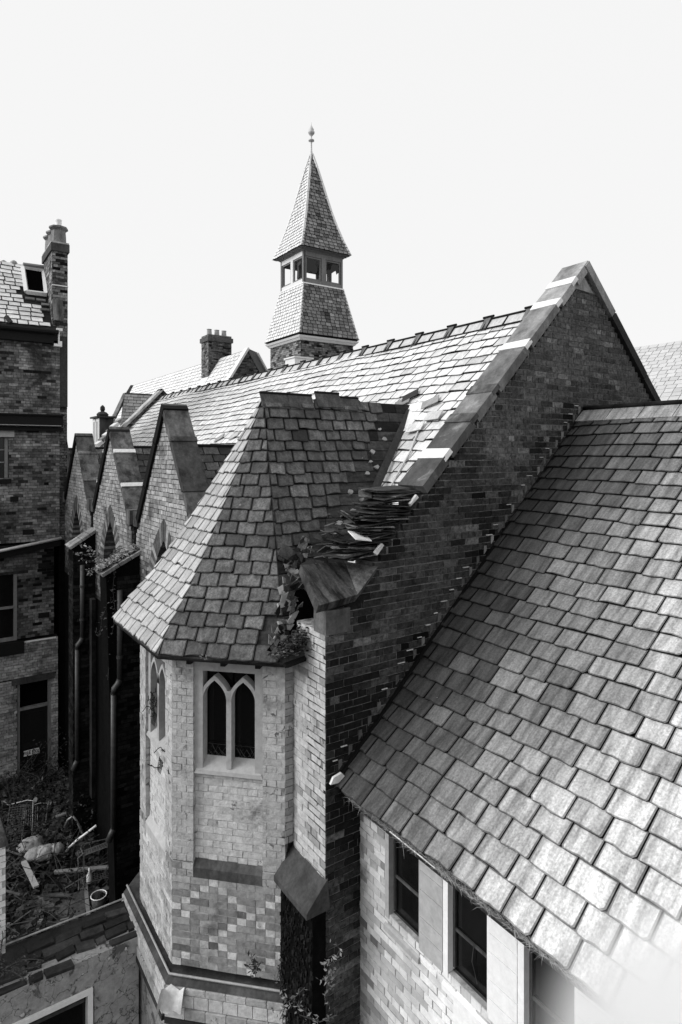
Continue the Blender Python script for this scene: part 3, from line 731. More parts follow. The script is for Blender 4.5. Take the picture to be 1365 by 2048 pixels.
# face towards the gable wall, running to the valley
def spt(i, s):
    r = RR[i]; xl = AP.x + (E3.x - AP.x) * r
    return Vector((xl + s, AP.y - 1.81 * r, zr(r)))
def shi(i):
    r = RR[i]; return max(.05, xmain(zr(r)) - (AP.x + (E3.x - AP.x) * r))
obj('roof_underlay', join([slab([spt(i, 0) - Vector((0, -.03, .05)), spt(i + 1, 0) - Vector((0, -.03, .05)), spt(i + 1, shi(i + 1)) - Vector((0, -.03, .05)), spt(i, shi(i)) - Vector((0, -.03, .05))], (0, -.86, .5), .01, 0) for i in range(NR)]), 'black', troof, stuff=True)
pf = hipface(E2, E3, None, tt, skip=tskip, width=.25)
ps = slate_rows(spt, lambda i: 0, shi, NR, .26, tonef=tt, skip=tskip, jit=.018, ragged=.012, th=.016, gap=.013, rim=.013, edge=.3, lift=1.1)
emit(pf + ps, 'slate', 'slate_turret', troof, limit=240)
# exposed boards on that face
for i in range(NR):
    L_ = shi(i); s = 0
    while s < L_ - .05:
        e = min(L_, s + U(.6, 1.3)); a, b, c, d_ = spt(i, s), spt(i, e - .01), spt(i + 1, min(e - .01, shi(i + 1))), spt(i + 1, min(s, shi(i + 1)))
        vis = proj(spt(i, e))[0] > missing(None, proj(spt(i, e))[1]) - 60
        up = (d_ - a).normalized() * .006
        if vis: obj('roof_board', slab([d_ - up, c - up, b + up, a + up], Vector((0, -.85, .5)), .02, U(0, 1)), 'deck', troof)
        s = e
# mortar torching blobs on the boards, loose slates
for x, y, w_ in ((745, 905, 9), (752, 935, 8), (768, 880, 8), (740, 925, 6), (733, 948, 7), (758, 860, 6), (700, 985, 8), (690, 1035, 14), (676, 1048, 10), (668, 1065, 9), (722, 1000, 6), (705, 1022, 8), (575, 1210, 18), (590, 1232, 16), (565, 1245, 10), (600, 1195, 12), (585, 1175, 8), (695, 1098, 9), (655, 1112, 12), (555, 1275, 9)):
    p = onP(x, y, spt(10, .3) if y < 1120 else spt(18, .2), Vector((0, -.86, .5)))
    pts = []
    for q in range(7):
        a = q * .9; pts.append(p + Vector((1, 0, 0)) * math.cos(a) * w_ * .0065 * U(.45, 1.3) + Vector((0, -.5, -.86)) * -math.sin(a) * w_ * .004 * U(.4, 1.3) + Vector((0, -.03, .015)))
    obj('torching_mortar', slab(pts, Vector((0, -.86, .5)), .03, U(.2, .7)), 'stone', troof)
for x, y, an, a_, b_, t in ((583, 1110, -.6, .15, .085, .3), (607, 1088, .9, .10, .05, .7), (663, 1084, -.65, .14, .09, .12), (630, 1130, -.3, .12, .07, .3), (722, 1068, .1, .11, .06, 1)):
    p = onP(x, y, spt(12, .3) + Vector((0, -.05, .03)), Vector((0, -.86, .5))); al = Vector((1, 0, 0)); dn = Vector((0, -.5, -.86)); nn = Vector((0, -.86, .5))
    A_ = al * math.cos(an) - dn * math.sin(an); B_ = al * math.sin(an) + dn * math.cos(an)
    obj('loose_slate', obox(p, A_ * a_, B_ * b_, nn * .007, t), 'slate_turret', troof)
for q in range(70):
    y_ = U(1075, 1305); x_ = missing(None, y_) + abs(random.gauss(0, 24)); x_ = min(x_, 636)
    p = onP(x_, y_, spt(18, .2) + Vector((0, -.05, .03)), Vector((0, -.86, .5)))
    a = Vector((U(-1, 1), U(-.4, .3), U(-1, 1))).normalized(); b = a.cross(Vector((U(-.5, .5), -1, U(-.3, .8)))).normalized(); n_2 = a.cross(b)
    obj('broken_slate', slab([p + a * U(.02, .09), p + b * U(.02, .07), p - a * U(.02, .09), p - b * U(.01, .05)], n_2, .007, random.choice((0, .1, .3, .5, 1))), 'slate_turret' if R() < .8 else 'stone', troof)
# ridge tiles of the turret roof
x = AP.x - .06; k = 0
for ln in (.42, .40, .42, .40):
    for sgn in (-1,):
        P_ = [Vector((x + .006, 7.5, .80)), Vector((x + ln, 7.5, .80)), Vector((x + ln, 7.40, .60)), Vector((x + .006, 7.40, .60))]
        zo = 0
        if k == 2: P_ = [v + Vector((.05, 0, .05)) for v in P_]
        tl = obj('ridge_tile', slab([P_[3], P_[2], P_[1], P_[0]], (0, -.9, .43), .02, .35), 'slate_turret', troof)
        obj('ridge_roll', tube([P_[0] + Vector((0, .01, .01)), P_[1] + Vector((0, .01, .01))], .02, 6), 'black', tl)
    x += ln; k += 1
xe = x
k_ = slab([Vector((xe - .01, 7.40, .60)), Vector((xe + .24, 7.36, .44)), Vector((xe + .10, 7.5, .72)), Vector((xe - .01, 7.5, .80))], (0, -.9, .43), .02, .2)
obj('broken_ridge_tile', k_, 'slate_turret', troof)
obj('valley_board', slab([Vector((xmain(.70) - .1, 7.42, .67)), Vector((xmain(.70) + .05, 7.42, .70)), Vector((4.6, 6.26, -.92)), Vector((4.42, 6.26, -.97))], Vector((-.5, -.5, .7)), .02, .1), 'slate_turret', troof)
obj('valley_lead', tube([onP(843, 846, (RX, 0, RZ + .04), Vector((-RS, 0, 1))), onP(820, 905, (RX, 0, RZ + .04), Vector((-RS, 0, 1))), onP(775, 985, (RX, 0, RZ + .04), Vector((-RS, 0, 1)))], .014, 5), 'lead', hall)
# eaves soffit and collapsed corner
obj('soffit', join([slab([Vector((e.x, e.y, -2.235)) for e in (E1, E2, E3)] + [Vector((3.42, 5.75, -2.235)), Vector((3.42, 8.6, -2.235))], (0, 0, 1), .03)]), 'black', tur)
for pts in (((598, 1168), (622, 1192), (640, 1215), (636, 1262), (612, 1290), (588, 1296), (580, 1262), (600, 1222), (590, 1190)), ((560, 1270), (585, 1300), (560, 1308), (535, 1300))):
    obj('dark_hole_patch', slab([onP(x, y, spt(18, .2) + Vector((0, -.05, .03)), Vector((0, -.86, .5))) for x, y in pts], Vector((0, -.86, .5)), .02), 'dark', tur)  # flat black patches painting the dark of a hole onto the boards
obj('eave_edge', tube([(3.14, 5.66, -2.22), (3.40, 5.68, -2.20)], .03, 5), 'black', tur)
gs = []
for q in range(700):
    a = U(0, 1) ** .7; p = onY(U(548, 626), 0, 5.68); x = U(3.02, 3.40)
    z = -2.12 + max(0, (x - 3.02)) * U(.0, .75) ; gs.append(rock((x, U(5.60, 5.80), z), U(.006, .017), random.choice((0, .0, .1, .2, .4, 1)), (1.3, 1, .5)))
obj('debris_heap', join(gs), 'rubble', tur, stuff=True, label='crumbled slate and mortar heaped in the collapsed eaves corner')

# slate stack on the gable slope
stk = thing('slate_stack', 'tall leaning stack of loose dark slates piled on the broken gable coping', 'slates', (4.2, 5.5, -1.2))
z = -1.14
while z < -.40:
    f = (z + 1.14) / .74; xc = 3.88 + .60 * f + U(-.05, .05); big = U(.2, .32)
    an = random.gauss(0, .28); a = Vector((math.cos(an), math.sin(an), U(-.10, .14))) * big * U(.75, 1.1); b = Vector((-math.sin(an), math.cos(an), U(-.05, .05))) * .17
    if z > -.92 and z < -.84: xc += .05
    obj('slate', obox((xc, 5.50 + U(-.04, .05), z), a, b, (0, 0, .0045), .9 if R() < .25 else U(0, .25)), 'slate_turret', stk); z += U(.008, .020)
for q in range(26):
    x_ = U(3.55, 4.55); zz = -1.14 + (x_ - 3.85) * 1.06 + U(-.02, .12)
    a = Vector((U(-1, 1), U(-1, 1), U(-.5, .3))).normalized(); b = a.cross(Vector((U(-.4, .4), U(-.4, .4), 1))).normalized()
    obj('broken_slate', obox((x_ - .25, U(5.45, 5.9), zz), a * U(.04, .12), b * U(.03, .08), a.cross(b) * .005, U(0, .7)), 'slate_turret', stk)
stk2 = thing('slate_stack', 'small pale slate lying askew on the lower heap below the leaning stack', 'slates', (4.0, 5.5, -1))
p = onY(720, 1072, 5.36)
obj('slate', obox(p, (.12, .02, -.02), (.02, .10, .03), (0, 0, .006), 1), 'slate_pale', stk2)

# ================================================================== SIDE WING (right)
wing = thing('side_wing', 'lower wing with a big slate roof and white walled windows beside the sooty gable', 'building', (6, 2, GZ))
WRX, WRZ, WEX, WEZ = 7.73, .565, 3.55, -3.37
WN = 28; wl_ = lambda f: Vector((WRX + (WEX - WRX) * f, 0, WRZ + (WEZ - WRZ) * f))
wnrm = Vector((-(WRZ - WEZ), 0, WRX - WEX)).normalized()
wroof = obj('roof', hexa([Vector((x, y, z)) for x, y, z in ((WRX, -1, WRZ - .14), (WRX, GY, WRZ - .14), (WEX + .03, GY, WEZ - .08), (WEX + .03, -1, WEZ - .08), (WRX, -1, WRZ - .03), (WRX, GY, WRZ - .03), (WEX + .03, GY, WEZ - .03), (WEX + .03, -1, WEZ - .03))]), 'deck', wing, tone=.1)
def wpt(i, s):
    p = wl_((i + .35) / WN * .985 + .008); bow = .02 * math.sin(s * 1.3 + i * .2) + .01 * math.sin(i * .8)
    return Vector((p.x, GY - .03 - s, p.z + bow))
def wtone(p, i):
    d = (5.3 - p.y); f = .04 + .080 * min(3.5, d) ** 2 + (.02 + .08 * d) * noise.noise(Vector((p.x * .7, p.y * .7, 5))) + .05 * d * noise.noise(Vector((p.x * .35, p.y * .35, 15)))  # dirt plus painted shade by the gable, painted pale fade away from it
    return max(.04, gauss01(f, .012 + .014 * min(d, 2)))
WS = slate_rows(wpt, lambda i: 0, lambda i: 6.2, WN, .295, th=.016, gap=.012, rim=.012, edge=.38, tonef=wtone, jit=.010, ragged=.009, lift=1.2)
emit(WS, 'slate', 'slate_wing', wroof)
obj('far_slope', hexa([Vector((x, y, z)) for x, y, z in ((WRX, -1, WRZ - .14), (WRX + 4.3, -1, WEZ - .1), (WRX + 4.3, GY, WEZ - .1), (WRX, GY, WRZ - .14), (WRX, -1, WRZ - .02), (WRX + 4.3, -1, WEZ), (WRX + 4.3, GY, WEZ), (WRX, GY, WRZ - .02))]), 'slate_wing', wing, tone=.2)
y = GY - .02
while y > -.9:
    L_ = .45; dn = (wl_(1) - wl_(0)).normalized()
    a = Vector((WRX, y, WRZ + .035)); P_ = [a, a + dn * .26, a + dn * .26 + Vector((0, -L_ + .012, 0)), a + Vector((0, -L_ + .012, 0))]
    P_[1] += wnrm * .02; P_[2] += wnrm * .02
    t_ = obj('ridge_tile', slab(P_, wnrm, .022, gauss01(.3 + .1 * (5.3 - y), .1)), 'slate_wing', wroof)
    obj('ridge_roll', tube([(WRX + .01, y, WRZ + .055), (WRX + .01, y - L_ + .01, WRZ + .055)], .034, 8), 'black', t_, smooth=True)
    y -= L_
# stepped flashing against the gable wall
n_ = 33
for i in range(n_):
    f = (i + .3) / n_; p = wl_(f); x = p.x - .10; z = p.z + .085
    fl = obj('flashing_step', slab([Vector((x + .03, GY - .014, z - .075)), Vector((x + .075, GY - .014, z - .03)), Vector((x + .075, GY - .014, z + .03)), Vector((x + .03, GY - .014, z + .03))], (0, -1, 0), .008, U(.0, .6) * (.4 + .6 * (f < .5))), 'coping_main', wing)
    if R() < .62: obj('mortar_fillet', obox((x + U(-.03, 0), GY - .012, z + .038), (.05 * U(.5, 1.1), 0, 0), (0, .008, 0), (0, 0, .004), U(0, 1)), 'lead', fl)
obj('verge_fillet', slab([wl_(0) + Vector((0, GY - .005, .02)), wl_(1) + Vector((0, GY - .005, .02)), wl_(1) + Vector((0, GY - .06, .035)), wl_(0) + Vector((0, GY - .06, .035))], wnrm, .02, 0), 'black', wing)
# wing wall and windows
WX = 3.85
WIN = [(4.34, 4.86), (3.50, 4.03), (2.68, 3.20), (1.86, 2.38), (1.04, 1.56)]
def wspan(z):
    if z > -4.62:
        out = []; e = GY
        for a, b in WIN: out.append((b, e)); e = a
        out.append((-1, e)); return out
    return [(-1, GY)]
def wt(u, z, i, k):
    c = min(1, max(0, (5.0 - u) * .55 + .25 + .5 * noise.noise(Vector((u * 1.6, z * 1.6, 2)))))  # whiter towards the near end: paint cover plus a painted-in bright fade
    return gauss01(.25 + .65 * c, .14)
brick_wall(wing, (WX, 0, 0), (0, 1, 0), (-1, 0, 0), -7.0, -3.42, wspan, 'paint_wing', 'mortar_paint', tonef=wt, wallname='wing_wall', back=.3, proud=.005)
obj('wall_base', box(WX, WX + .3, -1, GY, GZ, -7.0), 'deepwall', wing)
for j, (a, b) in enumerate(WIN):
    fr = obj('window_frame', join([box(WX - .012, WX + .085, b - .06, b, -4.62, -3.44), box(WX - .006, WX + .085, a, a + .02, -4.62, -3.44)]), 'white_stone' if j else 'stone', wing, tone=.6 if j else .2)
    obj('window_sill', hexa([Vector(v) for v in ((WX - .03, a, -4.75), (WX + .2, a, -4.75), (WX + .2, b, -4.75), (WX - .03, b, -4.75), (WX - .03, a, -4.70), (WX + .2, a, -4.55), (WX + .2, b, -4.55), (WX - .03, b, -4.70))], .5), 'white_stone' if j else 'stone', fr)
    obj('glass_pane', box(WX + .075, WX + .08, a, b, -4.62, -3.44), 'glass', fr)
    obj('sash_bar', join([box(WX + .055, WX + .07, a + .02, b - .06, -4.22, -4.195), *([tube([(WX + .05, a + .22, -4.2), (WX + .05, a + .24, -4.35), (WX + .05, a + .18, -4.5)], .004, 4)] if j == 1 else []), box(WX + .05, WX + .07, b - .085, b - .062, -4.55, -3.5), box(WX + .05, WX + .07, a + .02, b - .06, -4.61, -4.575)]), 'stone_dark', fr, tone=.6)
for a, b in ((4.03, 4.34), (3.20, 3.50), (2.38, 2.68)):
    z = -4.62
    while z < -3.46:
        h_ = U(.14, .26); e = min(-3.45, z + h_)
        obj('pier_block', obox((WX - .009 + U(-.002, .002), (a + b) / 2, (z + e) / 2), (.008, 0, 0), (0, (b - a) / 2 - .004, 0), (0, 0, (e - z) / 2 - .003), gauss01(.55 if a < 4 else .9, .2)), 'white_stone' if a < 4 else 'stone', wing, tone=.5); z = e
obj('sill_band', box(WX - .014, WX - .002, -1, 3.9, -5.05, -4.755, .7), 'white_stone', wing)
# gutter with dry grass
gt = obj('gutter', tube([(WEX + .02, GY - .3, WEZ - .09), (WEX + .02, -1, WEZ - .09)], .045, 8), 'iron', wing, tone=.2)
a = onP(776, 1660, (WEX - .06, 0, 0), Vector((1, 0, 0))); b = onP(866, 1722, (WEX - .06, 0, 0), Vector((1, 0, 0)))
obj('gutter_lip', tube([(WEX - .035, a.y, WEZ - .06), (WEX - .035, b.y, WEZ - .06)], .006, 5), 'lead_white', wing)
obj('fascia_board', box(WEX + .06, WEX + .09, -1, GY, WEZ - .16, WEZ - .02), 'black', wing)
obj('verge_chip', slab([onY(x, y, GY - .08) for x, y in ((662, 1570), (668, 1556), (684, 1546), (690, 1552), (678, 1566))], (0, -1, 0), .03, .9), 'lead', wing)
gs = []
for q in range(2600):
    f = U(0, 1); y = 5.05 - f * 3.2
    dens = .12 + 1.9 * max(0, noise.noise(Vector((y * 3.1, 0, 1)))) + .3 * f
    if R() > dens: continue
    p = Vector((WEX + U(-.05, .02), y, WEZ - .05)); d = Vector((U(-.7, .4), random.choice((-1, 1)) * U(.3, 1.3), U(-.25, .6))).normalized(); l = U(.03, .12) * (1.4 if R() < .1 else 1)
    m_ = p + d * l * .6; e = p + d * l + Vector((0, 0, -l * U(-.1, .45))); s_ = Vector((0, 0, 1)).cross(d) * .0018
    gs.append(([p - s_, p + s_, m_ + s_ * .7, m_ - s_ * .7, e], [(0, 1, 2, 3), (3, 2, 4)], .15 + .6 * min(1, f * 1.6) * R() + (.2 if f > .3 else 0)))
obj('gutter_grass', join(gs), 'dry', kind='stuff', label='straggly dry grass growing along the wing gutter', cat='grass')

# ================================================================== BELL TOWER
TC = Vector((13.45, 21.95, 0))
tw = thing('bell_tower', 'slender ventilation tower with slated skirt, broken lantern windows and pointed slate spire', 'tower', (13.45, 21.95, GZ))
def sq(h, z): return [Vector((TC.x + a * h, TC.y + b * h, z)) for a, b in ((-1, -1), (1, -1), (1, 1), (-1, 1))]
def frust(h0, z0, h1, z1, t=.5): return hexa(sq(h0, z0) + sq(h1, z1), t)
tb = obj('tower_base', frust(1.24, GZ, 1.24, 4.4), 'mortar_mid', tw)
for O_, ud, nd in (((0, TC.y - 1.25, 0), (1, 0, 0), (0, -1, 0)), ((TC.x - 1.25, 0, 0), (0, 1, 0), (-1, 0, 0))):
    c_ = TC.x if ud[0] else TC.y
    brick_wall(tb, O_, ud, nd, 1.2, 4.36, lambda z, c_=c_: [(c_ - 1.25, c_ + 1.25)], 'brick_mid' if ud[0] else 'brick_gable', 'mortar_mid', indiv=False, backing=False, tonef=lambda *a: gauss01(.35, .2))  # paler brick on the left face paints in the side light
obj('louvre_panel', box(TC.x - .62, TC.x + .62, TC.y - 1.30, TC.y - 1.26, 2.6, 3.72, .2), 'stone_dark', tw)
obj('cornice', join([frust(1.30, 4.37, 1.36, 4.46), frust(1.38, 4.462, 1.42, 4.54)]), 'white_paint', tw)
obj('cornice_shadow', frust(1.33, 4.542, 1.45, 4.62), 'black', tw)
obj('skirt_core', frust(1.37, 4.62, .93, 6.72), 'deck', tw)
def tower_slates(h0, z0, h1, z1, n, curve=None, wd=.22):
    hs = lambda f: (h1 + (h0 - h1) * f) + (curve(f) if curve else 0)
    front = []; left = []; other = []
    for k, (nx_, ny_) in enumerate(((0, -1), (-1, 0), (1, 0), (0, 1))):
        ux, uy = (-ny_, nx_) if k != 1 else (0, -1)
        def pt(i, s, nx_=nx_, ny_=ny_, ux=ux, uy=uy):
            f = i / n; h = hs(f); return Vector((TC.x + nx_ * h + ux * s, TC.y + ny_ * h + uy * s, z1 + (z0 - z1) * f))
        hl = lambda i: hs(i / n)
        pc = slate_rows(pt, lambda i: -hl(i), hl, n, wd, th=.008, tonef=lambda p, i, k=k: gauss01(.45, .16) if k != 1 else gauss01(.95, .04), jit=.012, lift=1.8, gap=.02)  # left face far paler than the rest: side light painted into the slates
        (front if k == 0 else left if k == 1 else other).extend(pc)
    return front, left, other, hs
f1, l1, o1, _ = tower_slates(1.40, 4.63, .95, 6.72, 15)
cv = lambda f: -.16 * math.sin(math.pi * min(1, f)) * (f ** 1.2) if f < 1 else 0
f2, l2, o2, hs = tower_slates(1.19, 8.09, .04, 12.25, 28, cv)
obj('spire_core', join([frust(hs(1 - q / 8) - .03, 8.1 + 4.1 * q / 8, max(.02, hs(1 - (q + 1) / 8) - .03), 8.1 + 4.1 * (q + 1) / 8) for q in range(8)]), 'deck', tw, tone=.1)
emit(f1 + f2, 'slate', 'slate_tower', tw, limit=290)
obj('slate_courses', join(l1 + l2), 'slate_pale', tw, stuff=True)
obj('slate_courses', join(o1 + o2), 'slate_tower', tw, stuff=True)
# lead hips
for a, b in ((-1, -1), (1, -1), (-1, 1)):
    for (n, z0, z1, fn) in ((4, 4.63, 6.74, lambda f: 1.40 + (.95 - 1.40) * f), (7, 8.09, 12.45, lambda f: hs(1 - f))):
        for q in range(n):
            f0, f1_ = q / n, (q + 1) / n - .006
            A_ = Vector((TC.x + a * fn(f0), TC.y + b * fn(f0), z0 + (z1 - z0) * f0)); B_ = Vector((TC.x + a * fn(f1_), TC.y + b * fn(f1_), z0 + (z1 - z0) * f1_))
            wdt = .085 if f0 < .75 else .05
            ex = Vector((-a, 0, 0)) * wdt; ey = Vector((0, -b, 0)) * wdt; ou = Vector((a, b, .3)).normalized() * .025
            V = [A_ + ou, B_ + ou, B_ + ex + ou * .3, A_ + ex + ou * .3, B_ + ey + ou * .3, A_ + ey + ou * .3, A_ - ou, B_ - ou]
            obj('hip_lead', (V, [(0, 1, 2, 3), (0, 5, 4, 1), (3, 2, 7, 6), (5, 6, 7, 4), (0, 3, 6, 5), (1, 4, 7, 2)]), 'lead_white', tw, tone=.5)
# lantern
ZL0, ZL1 = 6.74, 8.0; HL = .94
def lface(k):
    n = Vector(((0, -1, 0), (-1, 0, 0), (1, 0, 0), (0, 1, 0))[k]); u = Vector((n.y * -1, n.x, 0)) if k else Vector((1, 0, 0))
    O_ = TC + n * HL
    def fb(u0, u1, n0, n1, z0, z1): return obox(O_ + u * (u0 + u1) / 2 + n * (n0 + n1) / 2 + Vector((0, 0, (z0 + z1) / 2)), u * abs(u1 - u0) / 2, n * abs(n1 - n0) / 2, (0, 0, (z1 - z0) / 2))
    mt = 'timber_grey' if k != 1 else 'white_paint'  # left frame whiter, others greyer: lit and shaded sides painted in
    lf = obj('lantern_frame', join([fb(-HL, -HL + .10, -.1, 0, ZL0, ZL1), fb(HL - .10, HL, -.1, -.001, ZL0, ZL1), fb(-.09, .09, -.1, 0, ZL0, ZL1), fb(-HL + .1, HL - .1, -.1, -.002, ZL0, ZL0 + .14), fb(-HL + .1, HL - .1, -.1, -.002, ZL1 - .2, ZL1)]), mt, tw)
    for s_ in (-1, 1):
        c = s_ * .465; w2, z0, z1 = .36, ZL0 + .15, ZL1 - .21
        obj('sash_frame', join([fb(c - w2, c - w2 + .05, -.08, -.03, z0, z1), fb(c + w2 - .05, c + w2, -.08, -.03, z0, z1), fb(c - w2, c + w2, -.08, -.031, z0, z0 + .05), fb(c - w2, c + w2, -.08, -.031, z1 - .05, z1)]), 'timber_grey', lf, tone=.3)
        if k == 0 or k == 1:
            if k == 0 and s_ < 0: sh = [(-.31, .37), (.15, .37), (.12, .2), (.22, .12), (.2, -.1), (.1, -.2), (-.1, -.12), (-.31, -.2)]
            elif k == 0: sh = [(-.31, .05), (-.1, .1), (.0, .37), (.31, .37), (.31, .05), (.2, -.05), (.16, .1), (.08, .05), (-.05, -.05), (-.08, -.35), (-.2, -.15), (-.31, -.1)]
            elif s_ > 0: sh = [(-.1, .3), (.15, .35), (.2, .25), (-.02, .15), (.05, -.1), (.0, -.35), (-.15, -.35), (-.12, .0)]
            else: continue
            zc = (z0 + z1) / 2; P_ = [O_ + u * (c + a * 1.0) + n * -.06 + Vector((0, 0, zc + b * .95)) for a, b in sh]
            obj('broken_glass', slab(P_, n, .006, .3), 'glass', lf)
for k in range(4): lface(k)
obj('lantern_sill', frust(.985, ZL0 - .06, .96, ZL0 - .002), 'white_paint', tw)
obj('lantern_eaves', join([frust(.95, 7.98, 1.02, 8.04), frust(1.06, 8.041, 1.15, 8.085)]), 'timber_grey', tw, tone=.1)
obj('spire_soffit', frust(1.10, 8.086, 1.2, 8.12), 'black', tw)
fz = 12.3
obj('finial', lathe((TC.x, TC.y, fz), [(.08, -.1), (.06, .1), (.035, .25), (.028, .60), (.035, .62), (.125, .65), (.12, .69), (.03, .73), (.028, .85), (.08, .90), (.135, .97), (.14, 1.02), (.10, 1.08), (.11, 1.13), (.06, 1.20), (.04, 1.26), (.01, 1.30), (.008, 1.42)], 12), 'lead', tw, tone=.2, smooth=True)
bx = onY(375 + 0, 0, 20)
wb = thing('roof_box', 'white box shaped housing beside the foot of the tower', 'housing', (11.8, 20, 2))
a = onY(590, 728, 19.2); b = onY(625, 728, 19.2)
obj('housing_body', box(a.x, b.x, 19.2, 19.9, 1.2, onY(600, 716, 19.2).z), 'white_paint', wb)
obj('housing_lid', box(a.x - .04, b.x + .04, 19.16, 19.94, onY(600, 716, 19.2).z + .002, onY(600, 716, 19.2).z + .05), 'white_paint', wb)

# ================================================================== LEFT BUILDING
lb = thing('brick_building', 'tall soot stained brick building with a pale slate roof and corner chimney stack', 'building', (0, 20, GZ))
LY = 19.0; LX = 3.28
for (x0, x1, yy, z0, z1, m_, mm_, t0) in ((-1.5, LX, LY, .95, 3.45, 'brick_mid', 'mortar_mid', .36), (-1.5, LX, LY + .05, -2.55, .72, 'brick_mid', 'mortar_mid', .42), (-1.5, LX - .15, LY + .02, -5.2, -2.55, 'brick_mid', 'mortar_mid', .12), (-1.5, LX - .05, LY, GZ, -5.2, 'brick_mid', 'mortar_mid', .75)):
    ops = []
    if z0 == -2.55: ops = [(-9, 1.99, -.72, .42)]
    if z0 == -5.2: ops = [(-9, 2.20, -5.15, -3.3)]
    if z0 == GZ: ops = [(2.20, 3.06, GZ, -6.35)]
    def sp(z, x0=x0, x1=x1, ops=ops):
        out = [(x0, x1)]
        for a, b, c, d_ in ops:
            if c < z < d_:
                out = ([(x0, a)] if a > x0 else []) + [(b, x1)]
        return out
    n_ = int((z1 - z0) / .078)
    brick_wall(lb, (0, yy, 0), (1, 0, 0), (0, -1, 0), z1 - n_ * .078, z1, sp, m_, mm_, indiv=(z0 > -5.2), limit=100, wallname='front_wall', back=.3, proud=.01, tonef=lambda u, z, i, k, t0=t0: gauss01(t0 + .35 * noise.noise(Vector((u * 1.3, z * .8, 4))), .15))
obj('building_core', box(-4, LX - .1, LY + .32, LY + 5, GZ, 3.4), 'deepwall', lb)
obj('corner_pier', box(LX + .002, 3.49, LY + .10, LY + 4, GZ, 3.6), 'deepwall', lb)
brick_wall(lb, (0, LY + .10, 0), (1, 0, 0), (0, -1, 0), -2.5, 4.0, lambda z: [(LX + .01, 3.49)], 'brick_dark', 'mortar_dark', indiv=False, backing=False, tonef=lambda *a: gauss01(.55, .2))
obj('string_course', join([box(-4, LX + .05, LY - .20, LY + .1, .72, 1.02), box(-4, LX + .08, LY - .26, LY - .0, 1.022, 1.06), box(-4, LX + .07, LY - .12, LY + .1, .60, .70)]), 'black', lb)
obj('string_drip', tube([(-4, LY - .22, .745), (LX, LY - .22, .745)], .012, 5), 'stone', lb, tone=.1)
obj('window_lintel', box(1.0, 2.13, LY - .02, LY + .2, .42, .66, .5), 'stone', lb)
w1 = obj('window_frame', join([box(1.90, 1.98, LY + .06, LY + .14, -.72, .42), box(1.2, 1.90, LY + .08, LY + .12, .06, .09), box(1.2, 1.90, LY + .08, LY + .12, -.28, -.25)]), 'timber_grey', lb, tone=.4)
obj('glass_pane', box(1.0, 1.99, LY + .15, LY + .17, -.72, .42), 'glass', w1)
obj('window_sill', box(1.0, 2.05, LY - .06, LY + .2, -.84, -.72), 'black', lb)
g0, g1 = onY(0, 1102, LY - .35), onY(123, 1076, LY - .20)
gg = obj('lower_gutter', tube([g0 + (g0 - g1) * 1.2, g1], .042, 8), 'lead_white', lb, tone=.2, smooth=True)
obj('gutter_shadow_board', hexa([Vector((0, LY - .25, g0.z - .5)), Vector((g1.x, LY - .12, g1.z - .22)), Vector((g1.x, LY, g1.z - .22)), Vector((0, LY, g0.z - .5)), Vector((0, LY - .25, g0.z - .1)), Vector((g1.x, LY - .12, g1.z - .03)), Vector((g1.x, LY, g1.z - .03)), Vector((0, LY, g0.z - .1))]), 'black', lb)
w2 = obj('window_frame', join([box(2.12, 2.2, LY + .05, LY + .14, -5.15, -3.3), box(1.0, 2.12, LY + .02, LY + .1, -4.26, -4.20), box(1.0, 2.12, LY + .05, LY + .1, -5.15, -5.05)]), 'timber_grey', lb, tone=.2)
obj('glass_pane', box(.8, 2.2, LY + .16, LY + .18, -5.15, -3.3), 'glass', w2)
obj('window_sill', box(.8, 2.36, LY - .1, LY + .2, -5.5, -5.17), 'black', lb)
obj('paint_edge', box(2.36, LX - .1, LY - .02, LY, -5.24, -5.20), 'white_stone', lb, tone=.1)
obj('wall_crack_ledge', box(-1, LX - .1, LY - .025, LY - .002, -6.22, -6.19), 'black', lb)
obj('door_lintel', box(2.06, 3.14, LY - .05, LY + .2, -6.36, -6.2), 'stone_dark', lb, tone=.4)
dr = obj('fire_door', box(2.22, 3.04, LY + .12, LY + .17, GZ, -7.1), 'black', lb, tone=1, label='black panelled door under a dark transom')
obj('door_frame', join([box(2.2, 2.27, LY + .04, LY + .15, GZ, -6.37), box(2.98, 3.06, LY + .04, LY + .15, GZ, -6.37), box(2.27, 2.98, LY + .04, LY + .15, -7.12, -7.05)]), 'timber_grey', dr, tone=0)
obj('transom_glass', box(2.2, 3.06, LY + .18, LY + .2, -7.1, -6.36), 'dark', lb)
for z0, z1 in ((-9.0, -8.2), (-8.05, -7.25)): obj('door_panel', box(2.36, 2.9, LY + .10, LY + .12, z0, z1), 'black', dr, tone=.3)
